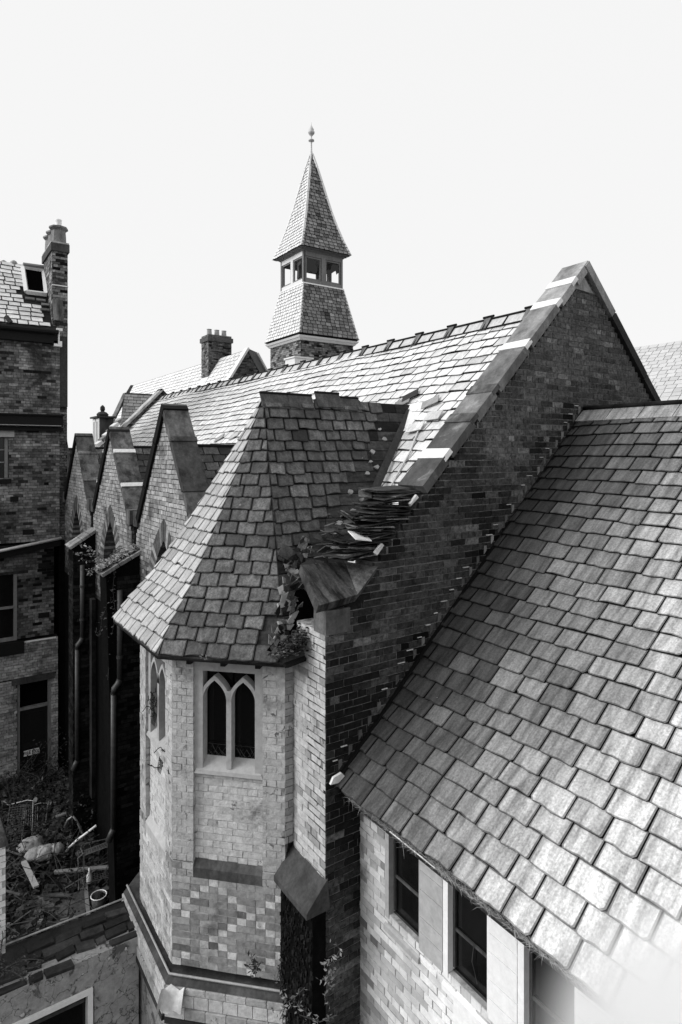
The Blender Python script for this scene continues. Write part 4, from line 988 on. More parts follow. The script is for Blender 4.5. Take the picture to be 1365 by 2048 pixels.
# roof
RPN = Vector((0, -1.19, 1)).normalized(); RP0 = Vector((0, 18.85, 3.42))
def lpt(i, s):
    yy = 20.72 - i * .185 * .643; return Vector((-1.5 + s, yy, RP0.z + 1.19 * (yy - RP0.y)))
nl = 15
sky = [onP(x, y, RP0, RPN) for x, y in ((46, 538), (88, 545), (93, 592), (53, 587))]
def lhi(i): return 3.15 + 1.5 - (0 if i > 3 else .0)
def lskip(s, i, p):
    q = proj(p)
    if 44 < q[0] < 125 and 530 < q[1] < 600: return True
    if q[0] > 80 and 590 < q[1] < 625: return True
    return q[0] > (88 + (q[1] - 600) * .08) and q[1] > 560
ls = slate_rows(lpt, lambda i: 0, lhi, nl, .30, tonef=lambda p, i: gauss01(.85, .1), skip=lskip, jit=.02, th=.014, gap=.02, lift=1.3)
lr = obj('roof', hexa([Vector((x, y, z)) for x, y, z in ((-4, 18.9, 3.3), (3.2, 18.9, 3.3), (3.2, 20.74, 5.5), (-4, 20.74, 5.5), (-4, 18.85, 3.40), (3.2, 18.85, 3.40), (3.2, 20.72, 5.62), (-4, 20.72, 5.62))]), 'deck', lb, tone=.2)
obj('rear_slope', hexa([Vector((x, y, z)) for x, y, z in ((-4, 20.74, 5.5), (3.2, 20.74, 5.5), (3.2, 24, 3.2), (-4, 24, 3.2), (-4, 20.74, 5.6), (3.2, 20.74, 5.6), (3.2, 24, 3.35), (-4, 24, 3.35))]), 'slate_turret', lb)
emit(ls, 'slate', 'slate_pale', lr)
up = RPN * .06
fr = obj('skylight_frame', join([tube([sky[i] + up, sky[(i + 1) % 4] + up], .075, 4) for i in range(4)]), 'white_paint', lr, tone=.3)
obj('skylight_opening', slab([sky[3] + up * .9, sky[2] + up * .9, sky[1] + up * .9, sky[0] + up * .9], RPN, .03), 'dark', fr)
hd = [onP(x, y, RP0, RPN) for x, y in ((46, 536), (92, 542))]
obj('skylight_head', tube([hd[0] + up * 1.5, hd[1] + up * 1.5], .09, 6), 'timber_grey', fr)
for x, y in ((60, 600), (82, 603), (92, 612), (90, 622)):
    p = onP(x, y, RP0, RPN); obj('exposed_batten', obox(p + RPN * .05, (.12, 0, 0), (0, .02, .03), RPN * .02), 'timber_grey', lr, tone=U(0, 1))
p = onP(12, 638, RP0, RPN); q = onP(22, 648, RP0, RPN)
obj('lifted_slate', tube([p + RPN * .1, q + RPN * .05], .06, 4), 'stone_dark', lr)
vb = [onP(x, y, RP0, RPN) for x, y in ((92, 543), (109, 650), (118, 652), (99, 541))]
obj('verge_board', slab([vb[1], vb[2], vb[3], vb[0]], RPN, -.12), 'stone_dark', lr, tone=.2)
obj('eaves_gutter', tube([(-4, 18.74, 3.36), (3.2, 18.74, 3.36)], .07, 8), 'black', lb)
obj('eaves_board', box(-4, 3.2, 18.8, 19.0, 3.05, 3.3), 'black', lb)
for x in (8, 28):
    p = onP(x, 527, (0, 20.8, 0), Vector((0, 1, 0))); obj('ridge_crest', lathe(p + Vector((0, 0, -.18)), [(.17, 0), (.15, .12), (.08, .24), (.02, .28)], 10), 'coping_main', lb, tone=.9, smooth=True)
# chimney stack
ch = obj('chimney_stack', box(3.10, 3.49, LY + .02, LY + 1.5, 1.3, 5.70), 'mortar_mid', lb)
for O_, ud, nd, a, b, m_ in (((0, LY + .02, 0), (1, 0, 0), (0, -1, 0), 3.10, 3.49, 'brick_mid'), ((3.10, 0, 0), (0, 1, 0), (-1, 0, 0), LY + .02, LY + 1.5, 'brick_gable')):  # lighter brick on the left side stands in for the light there
    brick_wall(ch, O_, ud, nd, 3.3, 5.68, lambda z, a=a, b=b: [(a, b)], m_, 'mortar_mid', indiv=False, backing=False, tonef=lambda *q: gauss01(.35, .25), proud=.015)
obj('chimney_band', join([box(3.04, 3.53, LY - .05, LY + 1.55, 5.70, 5.92)]), 'stone_dark', ch, tone=.3)
obj('chimney_cornice', box(3.05, 3.52, LY - .03, LY + 1.5, 5.922, 5.97), 'coping_main', ch, tone=.9)
for yy in (LY + .2, LY + .7, LY + 1.2):
    pt_ = obj('chimney_cap', lathe((3.28, yy, 5.97), [(.21, 0), (.20, .25), (.19, .36), (.26, .42), (.25, .47), (.1, .5)], 8), 'coping_main', ch, tone=.3)
    obj('chimney_pot', lathe((3.28, yy, 6.46), [(.10, 0), (.085, .05), (.085, .17), (.095, .2)], 10), 'white_stone', pt_, tone=.2, smooth=True)
obj('lead_string', box(3.08, 3.50, LY - .01, LY + .02, 4.72, 4.75), 'lead_white', ch)
obj('kneeler_stone', hexa([Vector(v) for v in ((3.12, LY - .14, 3.72), (3.36, LY - .14, 3.72), (3.36, LY + .05, 3.72), (3.12, LY + .05, 3.72), (3.08, LY - .10, 4.32), (3.34, LY - .10, 4.32), (3.34, LY + .05, 4.32), (3.08, LY + .05, 4.32))], .8), 'coping', ch)
hp = onY(115, 690, LY - .1)
hh = obj('rainwater_hopper', join([box(hp.x - .10, hp.x + .11, LY - .2, LY - .05, hp.z - .05, hp.z + .1), box(hp.x - .03, hp.x + .12, LY - .22, LY - .05, onY(118, 661, LY).z - .04, onY(118, 661, LY).z + .03)]), 'white_paint', lb)
obj('hopper_pipe', tube([(hp.x + .02, LY - .12, hp.z + .1), (hp.x + .03, LY - .12, hp.z + .42)], .035, 8), 'white_paint', hh)
for px_, py_, w_ in ((66, 860, .30), (29, 998, .2), (57, 1064, .28), (88, 1131, .28), (88, 1230, .28)):
    p = onY(px_, py_, LY); obj('air_brick', box(p.x - w_ / 2, p.x + w_ / 2, LY - .02, LY + .0, p.z - .07, p.z + .07), 'black', lb)
# fire exit sign
sg = thing('exit_sign', 'white FIRE EXIT sign fixed low on the dark door', 'sign', (2.62, LY, -8.55))
s0, s1 = onY(48, 1512, LY + .07), onY(80, 1497, LY + .07)
c_ = (s0 + s1) / 2
obj('sign_plate', box(s0.x, s1.x, LY + .075, LY + .09, c_.z - .075, c_.z + .075), 'white_plastic', sg)
fc = bpy.data.curves.new('sign_text', 'FONT'); fc.body = 'FIRE EXIT'; fc.size = .125; fc.align_x = 'CENTER'; fc.align_y = 'CENTER'; fc.extrude = .001; fc.offset = .002
to = bpy.data.objects.new('tmp', fc); me = bpy.data.meshes.new_from_object(to); bpy.data.objects.remove(to)
me.materials.clear(); me.materials.append(M['text'])
to = bpy.data.objects.new('sign_lettering', me); place(to, sg, Vector((c_.x, LY + .072, c_.z))); to.rotation_euler = (math.pi / 2, 0, 0); to.scale = (.8, 1, 1)

# ================================================================== BACKGROUND BUILDINGS
bb = thing('distant_hall', 'farther hall with a pale slate roof and a dark end gable behind the main ridge', 'building', (12.9, 36, GZ))
BX, BZ, BS, BY0, BY1 = 12.95, 4.95, 1.6, 27.0, 46.6
def bpt(i, s):
    x = BX - .03 - i * .25 / 1.887; return Vector((x, BY0 + s, BZ - (BX - x) * BS))
bs = slate_rows(bpt, lambda i: .2, lambda i: 19.4, 26, .5, th=.01, tonef=lambda p, i: gauss01(.93, .05), jit=.02, lift=1.4, gap=.03)
brf = obj('roof', hexa([Vector((x, y, z)) for x, y, z in ((BX, BY0, BZ - .12), (BX, BY1, BZ - .12), (BX - 3.6, BY1, BZ - 3.6 * BS - .12), (BX - 3.6, BY0, BZ - 3.6 * BS - .12), (BX, BY0, BZ - .02), (BX, BY1, BZ - .02), (BX - 3.6, BY1, BZ - 3.6 * BS - .02), (BX - 3.6, BY0, BZ - 3.6 * BS - .02))]), 'deck', bb)
obj('slate_courses', join(bs), 'slate_pale', brf, stuff=True)
obj('far_slope', hexa([Vector((x, y, z)) for x, y, z in ((BX, BY0, BZ - .12), (BX + 3.6, BY0, BZ - 3.6 * BS - .12), (BX + 3.6, BY1, BZ - 3.6 * BS - .12), (BX, BY1, BZ - .12), (BX, BY0, BZ - .02), (BX + 3.6, BY0, BZ - 3.6 * BS), (BX + 3.6, BY1, BZ - 3.6 * BS), (BX, BY1, BZ - .02))]), 'slate_pale', bb)
gw = obj('end_gable', slab([Vector((BX - 3.7, BY0 + .0, BZ - 3.7 * BS)), Vector((BX + 3.7, BY0, BZ - 3.7 * BS)), Vector((BX + .85, BY0, BZ - .75)), Vector((BX + .55, BY0, BZ - .12)), Vector((BX, BY0, BZ + .05))], (0, -1, 0), .3), 'mortar_dark', bb)
def bsp(z):
    h = (BZ - z) / BS - .05; return [(BX - h, BX + min(h, 2.5))] if h > .1 else []
brick_wall(gw, (0, BY0, 0), (1, 0, 0), (0, -1, 0), 1.5, BZ - .1, bsp, 'brick_dark', 'mortar_dark', indiv=False, backing=False)
zb_ = lambda x: BZ + .08 - abs(x - BX) * BS
cop(BX, BX - 3.0, -1, zb_, .10, BY0 - .1, BY0 + .3, .9, 'lead_white', 'coping_strip', par=bb)
cop(BX + .55, BX + 2.2, 1, lambda x: BZ + .75 - (x - BX) * BS, .08, BY0 - .1, BY0 + .3, .9, 'lead', 'coping_strip', par=bb)
obj('walls', box(BX - 3.5, BX + 3.5, BY0 + .32, BY1 - .1, GZ, BZ - 3.6 * BS), 'mortar_mid', bb)
# its chimney
bc = obj('chimney_stack', box(12.27, 13.55, 30.15, 31.1, 2.5, 6.1), 'mortar_dark', bb)
brick_wall(bc, (0, 30.15, 0), (1, 0, 0), (0, -1, 0), 3.0, 6.05, lambda z: [(12.27, 13.55)], 'brick_dark', 'mortar_dark', indiv=False, backing=False)
brick_wall(bc, (12.27, 0, 0), (0, 1, 0), (-1, 0, 0), 3.0, 6.05, lambda z: [(30.15, 31.1)], 'brick_gable', 'mortar_dark', indiv=False, backing=False, tonef=lambda *a: gauss01(.3, .2))  # left side in lighter brick, its brighter light put into the colour
obj('chimney_band', box(12.20, 13.62, 30.08, 31.17, 5.75, 5.98), 'brick_dark', bc)
for x in (12.5, 12.92, 13.32): obj('chimney_pot', lathe((x, 30.6, 6.1), [(.14, 0), (.12, .3), (.14, .34)], 10), 'stone', bc, tone=.3)
obj('lead_apron', slab([Vector((11.9, 30.1, 3.28)), Vector((12.26, 30.1, 3.9)), Vector((12.26, 31.1, 3.9)), Vector((11.9, 31.1, 3.28))], (-.8, 0, .5), .03), 'lead_white', bc)
# cross wing roof at the far end (slates facing the camera)
cw = thing('cross_wing', 'small steep slate cross roof with a dark left verge beyond the small gables', 'building', (10, 34, GZ))
cwl = onY(250, 787, 34); cwr = onY(290, 788, 34)
def cpt(i, s):
    yy = 34 - i * .2 * .5; return Vector((cwl.x - .05 * i + s, yy, cwl.z - i * .2 * .866))
cs = slate_rows(cpt, lambda i: 0, lambda i: 3.2, 14, .36, th=.01, tonef=lambda p, i: gauss01(.75, .15), lift=1.8)
crf = obj('roof', hexa([Vector(v) for v in ((cwl.x, 34.1, cwl.z - .06), (cwl.x + 3, 34.1, cwl.z - .06), (cwl.x + 3, 32.5, cwl.z - 2.6), (cwl.x - .7, 32.5, cwl.z - 2.6), (cwl.x, 34.1, cwl.z), (cwl.x + 3, 34.1, cwl.z), (cwl.x + 3, 32.6, cwl.z - 2.45), (cwl.x - .7, 32.6, cwl.z - 2.45))]), 'deck', cw)
obj('slate_courses', join(cs), 'slate_tower', crf, stuff=True)
obj('ridge_roll', tube([cwl, cwl + Vector((1.5, 0, 0))], .05, 6), 'stone_dark', cw)
a = onY(262, 770, 34.3); b = onY(222, 838, 33.2)
obj('verge_board', slab([a, a + Vector((.16, 0, 0)), b + Vector((.2, 0, -.1)), b], (0, -1, .2), .1), 'stone_dark', cw)
a = onY(247, 786, 34); b = onY(214, 856, 32.4)
obj('barge_board', slab([a, a + Vector((.14, 0, 0)), b + Vector((.2, 0, 0)), b], (0, -1, .2), .1), 'coping_main', cw, tone=.5)
obj('end_wall', box(cwl.x - .2, cwl.x + 2.8, 32.7, 34.5, GZ, cwl.z - 2.5), 'stone_dark', cw)
a = onX(236, 845, 5.0)
for i in range(6):
    p = onY(238 - i * 8, 842 + i * 9, 24.0)
    obj('barge_slab', obox(p, (.09, 0, .07), (0, .3, 0), (-.03, 0, .05), U(.3, 1)), 'lead_white' if i % 2 else 'coping_main', cw)
# roof lantern box
rl = thing('roof_ventilator', 'small box dormer with a flat dark cap, white window and stone finial', 'dormer', (6.1, 26, 0))
obj('ventilator_body', box(5.97, 6.52, 26, 27.1, -.6, 1.40), 'coping_main', rl, tone=0)
vf = obj('window_frame', join([box(5.94, 5.97, 26.0, 26.12, -.4, 1.38), box(5.94, 5.97, 26.98, 27.1, -.4, 1.38), box(5.94, 5.97, 26.5, 26.6, -.4, 1.38), box(5.94, 5.97, 26.12, 26.98, 1.25, 1.38)]), 'white_paint', rl)
obj('glass_pane', box(5.955, 5.965, 26.1, 27, -.4, 1.3), 'slate_pale', vf)
obj('ventilator_cap', box(5.85, 6.62, 25.9, 27.2, 1.402, 1.47), 'stone_dark', rl)
obj('finial', lathe((6.15, 26.3, 1.472), [(.22, 0), (.24, .08), (.17, .16), (.07, .2), (.10, .28), (.09, .38), (.02, .46)], 8), 'stone_dark', rl, tone=.2)
# far pale roof on the right
pr = thing('pale_roofed_building', 'faint pale slate roof far beyond the right slope of the gable', 'building', (26, 12, GZ))
PX, PZ = 25.0, 4.45
gs = slate_rows(lambda i, s: Vector((PX - i * .16, 14.7 - s, PZ - i * .16)), lambda i: 0, lambda i: 10, 34, .34, th=.008, tonef=lambda p, i: gauss01(.7, .15), lift=1.0, rim=.01, edge=.75, gap=.02)
prf = obj('roof', hexa([Vector(v) for v in ((PX, 4.6, PZ - .1), (PX, 14.75, PZ - .1), (PX - 6, 14.75, PZ - 6.1), (PX - 6, 4.6, PZ - 6.1), (PX, 4.6, PZ - .02), (PX, 14.75, PZ - .02), (PX - 6, 14.75, PZ - 6.02), (PX - 6, 4.6, PZ - 6.02))]), 'far_slate', pr)
obj('slate_courses', join(gs), 'far_slate', prf, stuff=True)
obj('walls', box(PX - 5.5, PX + 5, 4.8, 14.6, GZ, PZ - 6.2), 'mortar_mid', pr)
obj('far_slope', hexa([Vector(v) for v in ((PX, 4.6, PZ - .1), (PX + 6, 4.6, PZ - 6.1), (PX + 6, 14.75, PZ - 6.1), (PX, 14.75, PZ - .1), (PX, 4.6, PZ - .02), (PX + 6, 4.6, PZ - 6.02), (PX + 6, 14.75, PZ - 6.02), (PX, 14.75, PZ - .02))]), 'far_slate', pr)

# ================================================================== COURTYARD FOREGROUND
pw = thing('plastered_wall', 'crumbling plastered wall with flaking paint and a white framed window, below the courtyard rubble', 'wall', (1, 8, GZ))
WY = 7.85
obj('wall_body', join([box(-1.5, .80, WY, WY + .3, GZ, -6.08), box(.80, 1.74, WY, WY + .3, -6.44, -6.08), box(1.74, 2.27, WY, WY + .3, GZ, -6.08)]), 'plaster', pw)
obj('wall_bed', box(-1.5, 2.27, WY + .02, WY + .7, -6.30, -6.10), 'black', pw)
obj('coping_ledge', slab([Vector((-1.5, WY + .02, -6.12)), Vector((2.27, WY + .02, -6.10)), Vector((2.27, WY + .66, -6.02)), Vector((-1.5, WY + .7, -6.04))], (0, -.1, 1), .05, .1), 'stone_dark', pw)
for k in range(4):
    x = -1.4
    while x < 2.2:
        ln = U(.12, .45); t = U(0, .35)
        if R() < .72: obj('coping_slate', obox((x + ln / 2, WY + .05 + k * .14 + U(-.03, .03), -6.07 + k * .012), (ln / 2 - .01, U(-.02, .02), U(-.01, .01)), (U(-.01, .01), U(.03, .06), .006), (0, 0, .018), t), 'stone_dark' if R() < .85 else 'rubble', pw)
        x += ln
obj('ledge_edge', tube([Vector((-1.5, WY + .70, -6.0)), Vector((2.27, WY + .66, -5.99))], .012, 5), 'coping_main', pw, tone=.8)
wf = obj('window_frame', join([box(.80, 1.72, WY - .03, WY + .1, -6.50, -6.44), box(1.66, 1.72, WY - .029, WY + .1, GZ, -6.502), box(.74, .80, WY - .029, WY + .1, GZ, -6.44)]), 'white_paint', pw, tone=.1)
obj('glass_pane', box(.80, 1.66, WY + .11, WY + .12, GZ, -6.5), 'glass', wf)
obj('inner_sash', box(.82, 1.64, WY + .05, WY + .1, -6.62, -6.58), 'stone_dark', wf)
for k in range(60):                                                   # curled flakes of paint
    x, z = U(.0, 2.2), U(-6.45, -6.12) if R() < .6 else U(-7.2, -6.12)
    if .78 < x < 1.76 and z < -6.42: continue
    s_ = U(.015, .06); p = Vector((x, WY - .004, z)); a = U(0, 6.28); c1 = Vector((math.cos(a), 0, math.sin(a))); c2 = Vector((-math.sin(a), 0, math.cos(a)))
    V = [p, p + c1 * s_ + Vector((0, -s_ * .1, 0)), p + c1 * s_ * .8 + c2 * s_ * U(.4, 1) + Vector((0, -s_ * .45, 0)), p + c2 * s_ * .5 + Vector((0, -s_ * .2, 0))]
    obj('paint_flake', (V, [(0, 1, 2, 3)]), 'stone', pw, tone=.9)
pp = thing('brick_pier', 'pale painted brick pier at the left edge with a lead cap', 'pier', (.5, 8.6, GZ))
ppz = onY(6, 1690, 8.45).z; ppx = onY(11.5, 1800, 8.45).x
brick_wall(pp, (0, 8.45, 0), (1, 0, 0), (0, -1, 0), -6.1, ppz, lambda z: [(-.3, ppx)], 'paint_wing', 'mortar_paint', limit=60, back=.5, tonef=lambda *a: gauss01(.9, .06), wallname='pier_body')
obj('pier_cap', hexa([Vector(v) for v in ((-.35, 8.4, ppz), (ppx + .03, 8.4, ppz), (ppx + .03, 9.0, ppz), (-.35, 9.0, ppz), (-.35, 8.6, ppz + .3), (ppx - .08, 8.6, ppz + .4), (ppx - .08, 8.8, ppz + .4), (-.35, 8.8, ppz + .3))]), 'coping', pp, tone=.3)
# ragged lead sheet on the turret's offset
p0_ = outset(.09, ZS - .1)[1]
V = []; 
for i in range(8):
    for j in range(5):
        u = i / 7; v = j / 4; b_ = p0_ + Vector((.26 * (u - .35), -.26 * (u - .35) * (1 if u > .35 else -1.2) , 0)) + Vector((-.07, -.07, -.18)) * v + Vector((0, 0, .03 * math.sin(i * 1.9 + j) - .05 * (u > .35) * v * (1 - u)))
        V.append(b_ + Vector((-.02, -.02, .02)))
obj('lead_sheet', (V, [(i * 5 + j, (i + 1) * 5 + j, (i + 1) * 5 + j + 1, i * 5 + j + 1) for i in range(7) for j in range(4)]), 'lead', tur, smooth=True)

# shopping trolleys
def trolley(loc, rz, rx, ry, label):
    t = thing('shopping_trolley', label, 'trolley', loc, group='overturned shopping trolleys in the rubble')
    Mx = Matrix.Translation(loc) @ Matrix.Rotation(rz, 4, 'Z') @ Matrix.Rotation(rx, 4, 'X') @ Matrix.Rotation(ry, 4, 'Y')
    T = lambda p: Mx @ Vector(p)
    def P(u, v, wv):                # basket taper
        sx = .42 + .08 * wv; sy = .24 + .05 * wv + .03 * u
        return T((u * sx, v * sy, .35 + .42 * wv))
    gs = []
    for k in range(7):
        h = k / 6; r = [P(-1, -1, h), P(1, -1, h), P(1, 1, h), P(-1, 1, h), P(-1, -1, h)]; gs.append(tube(r, .004 if 0 < k < 6 else .009, 4))
    for k in range(19):
        f = -1 + 2 * k / 18
        for v in (-1, 1): gs.append(tube([P(f, v, 0), P(f, v, 1)], .003, 3))
        if k % 2 == 0: gs.append(tube([P(f, -1, 0), P(f, 1, 0)], .003, 3))
    for k in range(10):
        f = -1 + 2 * k / 9
        for u in (-1, 1): gs.append(tube([P(u, f, 0), P(u, f, 1)], .003, 3))
    obj('basket', join(gs), 'wire', t, tone=.5, stuff=True)
    obj('handle', tube([T((-.5, -.3, .78)), T((-.62, -.3, .92)), T((-.62, .3, .92)), T((-.5, .3, .78))], .014, 8), 'timber_grey', t)
    obj('chassis', join([tube([T((-.5, s * .28, .78)), T((-.48, s * .26, .3)), T((-.42, s * .27, .12)), T((.48, s * .2, .12))], .014, 6) for s in (-1, 1)] + [tube([T((.48, -.2, .12)), T((.48, .2, .12))], .014, 6)]), 'wire', t, tone=1)
    for u, v in ((-.42, .27), (-.42, -.27), (.46, .2), (.46, -.2)):
        obj('wheel', tube([T((u, v - .015, .06)), T((u, v + .015, .06))], .06, 10), 'iron', t)
ga = lambda x, y, h=0: onZ(x, y, GZ + .12 + h)
p = ray(205, 1700) * 13.6; trolley(tuple(p), -.1, 1.35, .05, 'silver shopping trolley lying on its side in the middle of the rubble')
p = ray(88, 1640) * 14.8; trolley(tuple(p), 2.2, .6, 2.0, 'dull shopping trolley tipped on end, half buried behind the pale sacks')
# bent rails
br = thing('bent_rail', 'bent pale metal hoop leaning across the silver trolley', 'metal tube', ga(160, 1700))
def arc(pxs, h0, depth): return [ray(x, y) * depth for x, y in pxs]
obj('rail', tube(arc([(130, 1655), (136, 1640), (146, 1632), (153, 1640), (165, 1665), (181, 1696)], 0, 14.0), .028, 6), 'wire', br, tone=1, smooth=True)
br2 = thing('bent_rail', 'pale curved metal strip in front of the silver trolley', 'metal tube', ga(150, 1710))
obj('rail', tube(arc([(193, 1651), (175, 1665), (155, 1680), (138, 1696), (128, 1712)], 0, 13.8), .026, 6), 'white_stone', br2, smooth=True)
# sacks
for k, (x, y, w_, h_) in enumerate(((64, 1690, .27, .13), (74, 1708, .24, .11), (91, 1706, .24, .13), (110, 1700, .2, .11))):
    p = ga(x, y, .35); V, Fc, _ = lathe((0, 0, 0), [(.02, -.5), (.5, -.46), (.85, -.25), (.97, -.1), (1, .05), (.92, .2), (.8, .34), (.6, .46), (.35, .53), (.12, .56)], 28)
    V = [Vector(p) + Vector((v.x * w_ * (1 + .25 * noise.noise(v * 1.8 + Vector((k, 0, 0)))), v.y * w_ * .8 * (1 + .25 * noise.noise(v * 2 + Vector((0, k, 0)))), v.z * h_ * 2 * (1 + .3 * noise.noise(v * 2.3)))) + v * (w_ * .16 * noise.noise(v * 5 + Vector((k, 3, 0)))) for v in V]
    o = obj('sack', (V, Fc), 'sack', smooth=True, tone=U(.2, .9), cat='sack', label=('pale rounded sack farthest left beside the tipped trolley', 'pale sack slumped in front at the lower edge of the heap', 'pale wrinkled sack in the middle of the heap', 'small pale sack at the right end of the heap near the silver trolley')[k], group='pale sacks heaped in the rubble')
tm = thing('timber_heap', 'broken grey roof timbers and laths scattered through the dark rubble', 'timber', (1.8, 13, GZ))
for q in range(26):
    x, y = U(.5, 3.0), U(9.6, 16.5); a = U(0, 3.14); d = Vector((math.cos(a), math.sin(a), U(-.15, .2))) * U(.15, .55); s_ = Vector((-math.sin(a), math.cos(a), 0)) * U(.01, .035)
    obj('timber', obox((x, y, GZ + U(.22, .5)), d, s_, (0, 0, .012), U(0, 1)), 'stone_dark' if R() < .75 else 'timber_grey', tm)
# planks, pipe, bottle, bucket
def stick(name, label, cat, a, b, r, m, tone=.5, h=.3, n=6, sq_=False):
    A_, B_ = ga(*a, h), ga(*b, h); A_.z = GZ + h; B_.z = GZ + h + .02
    if sq_:
        d = (B_ - A_) / 2; s_ = Vector((0, 0, 1)).cross(d).normalized() * r; g = obox((A_ + B_) / 2, d, s_, (0, 0, .02), tone)
    else: g = tube([A_, B_], r, n, tone)
    return obj(name, g, m, label=label, cat=cat)
stick('plank', 'white painted plank lying below the pale sacks', 'plank', (48, 1712), (73, 1764), .05, 'stone', sq_=True, h=.45)
stick('waste_pipe', 'long pale plastic pipe lying across the rubble below the silver trolley', 'pipe', (110, 1733), (229, 1724), .045, 'timber_grey', 1, .4, 8)
stick('waste_pipe', 'short pale pipe lying behind the silver trolley', 'pipe', (112, 1624), (133, 1618), .04, 'timber_grey', 1, .5, 8)
stick('branch', 'thin pale branch lying slantwise under the long pipe', 'branch', (130, 1765), (196, 1728), .012, 'timber_grey', 1, .4, 5)
stick('branch', 'thin pale branch poking out by the brick pier', 'branch', (16, 1842), (62, 1811), .012, 'timber_grey', 1, .4, 5)
p = ga(179, 1752, .35); bt = obj('bottle', lathe((0, 0, 0), [(.05, 0), (.055, .02), (.055, .15), (.02, .22), (.018, .30)], 10), 'white_plastic', smooth=True, label='small white plastic bottle standing in the rubble', cat='bottle'); bt.location = (p.x, p.y, p.z)
p = ga(198, 1818, .05); bk = thing('bucket', 'grey bucket with a white rim near the turret wall', 'bucket', (p.x, p.y, p.z))
obj('bucket_body', lathe(p, [(.11, 0), (.145, .27), (.135, .27), (.10, .03)], 18), 'rubble', bk, tone=.5, smooth=True)
V, Fc, _ = tube([p + Vector((.147 * math.cos(t * .3927), .147 * math.sin(t * .3927), .275)) for t in range(17)], .010, 6)
obj('rim', (V, Fc), 'white_plastic', bk)
obj('bucket_fill', lathe(p + Vector((.02, .02, .23)), [(.12, 0), (.04, .07)], 8), 'soil', bk)
# rubble
for (x, y, s_, lb_) in ((105, 1812, .30, 'rough stone block just behind the leftmost pale slab of rubble'), (150, 1822, .34, 'broad flat stone block left of the bucket'), (195, 1838, .25, 'stone block directly below the bucket'), (222, 1815, .3, 'stone block right of the bucket by the black wall'), (60, 1830, .28, 'pale stone block at the left of the rubble near the brick pier'), (125, 1842, .3, 'stone block against the middle of the wall ledge'), (170, 1806, .26, 'smaller stone block immediately left of the bucket rim')):
    p = ga(x, y); obj('stone_block', rock((p.x, p.y, p.z + .02), s_, U(.2, .9), (1, 1, .45)), 'rubble', label=lb_, cat='stone', group='stone blocks in the rubble')
gs = []
for q in range(2600):
    x, y = U(.3, 3.35), U(8.6, 18.9); s_ = U(.015, .09) * (1.3 if y < 12 else 1)
    gs.append(rock((x, y, GZ + .14 + .22 * noise.noise(Vector((x * .7, y * .7, 3))) + U(0, .12)), s_, (1 if R() < .05 else U(0, .5)), (1, 1, .7)))
obj('rubble', join(gs), 'rubble', kind='stuff')
gs = []
for q in range(9000):
    x, y = U(.2, 3.3), U(9, 18.8); h = .12 + .25 * noise.noise(Vector((x * .8, y * .5, 9))) + abs(random.gauss(0, .22))
    if y > 14.5: h *= 1.8
    if noise.noise(Vector((x * 1.1, y * .6, 20))) < -.12: continue
    gs.append(leafquad((x, y, GZ + .1 + h), U(.02, .055), U(0, .5) + (.5 if R() < .08 else 0)))
obj('undergrowth', join(gs), 'leaf_dark', kind='stuff')
gs = []
for q in range(420):
    x, y = U(.3, 3.3), U(9.5, 18.6); p = Vector((x, y, GZ + U(.1, .5))); pts = [p]; d = Vector((U(-1, 1), U(-1, 1), U(-.1, .5))).normalized()
    for w_ in range(4): d = (d + Vector((U(-.3, .3), U(-.3, .3), U(-.3, .2)))).normalized(); pts.append(pts[-1] + d * U(.12, .35))
    gs.append(tube(pts, U(.004, .01), 3, U(0, 1)))
obj('tangled_stems', join(gs), 'twig', kind='stuff')
# bush at left, and shrub by the far buttress
def shrub(name, label, cat, c, rad, n, lm, ls_, tone=(0, 1), hz=1.0, stems=8):
    t = thing(name, label, cat, c); c = Vector(c); sg_ = []; lg = []
    for k in range(stems):
        d = Vector((U(-1, 1), U(-1, 1), U(.3, 1.3) * hz)).normalized(); pts = [c]
        for w_ in range(6):
            d = (d + Vector((U(-.35, .35), U(-.35, .35), U(-.3, .2)))).normalized(); pts.append(pts[-1] + d * rad / 4)
        sg_.append(tube(pts, [.010 - .0012 * i for i in range(7)], 4))
        for w_ in range(n // stems):
            i = random.randrange(1, 7); q = pts[i] + Vector((random.gauss(0, 1), random.gauss(0, 1), random.gauss(0, 1))) * rad * .10
            lg.append(leafquad(q, ls_ * U(.6, 1.2), U(*tone)))
    obj('stems', join(sg_), 'twig', t, stuff=True); obj('leaves', join(lg), lm, t, stuff=True)
p = ga(30, 1560); shrub('bramble_bush', 'dark tangled bramble bush below the FIRE EXIT sign', 'bush', (p.x, p.y - .6, GZ + .2), 1.1, 900, 'leaf_dark', .04, (0, 1), .6, 14)
p = ga(185, 1600); shrub('small_shrub', 'dark small leaved shrub at the foot of the farther buttress', 'bush', (p.x, p.y - 1.0, GZ + .6), .9, 800, 'leaf_dark', .032, (.2, 1), .9, 12)
p = Vector((.75, 8.1, -5.98)); shrub('wall_weed', 'leafy weeds sprouting at the left end of the wall ledge', 'weeds', tuple(p), .35, 600, 'leaf_dark', .022, (.3, 1), .5, 12)
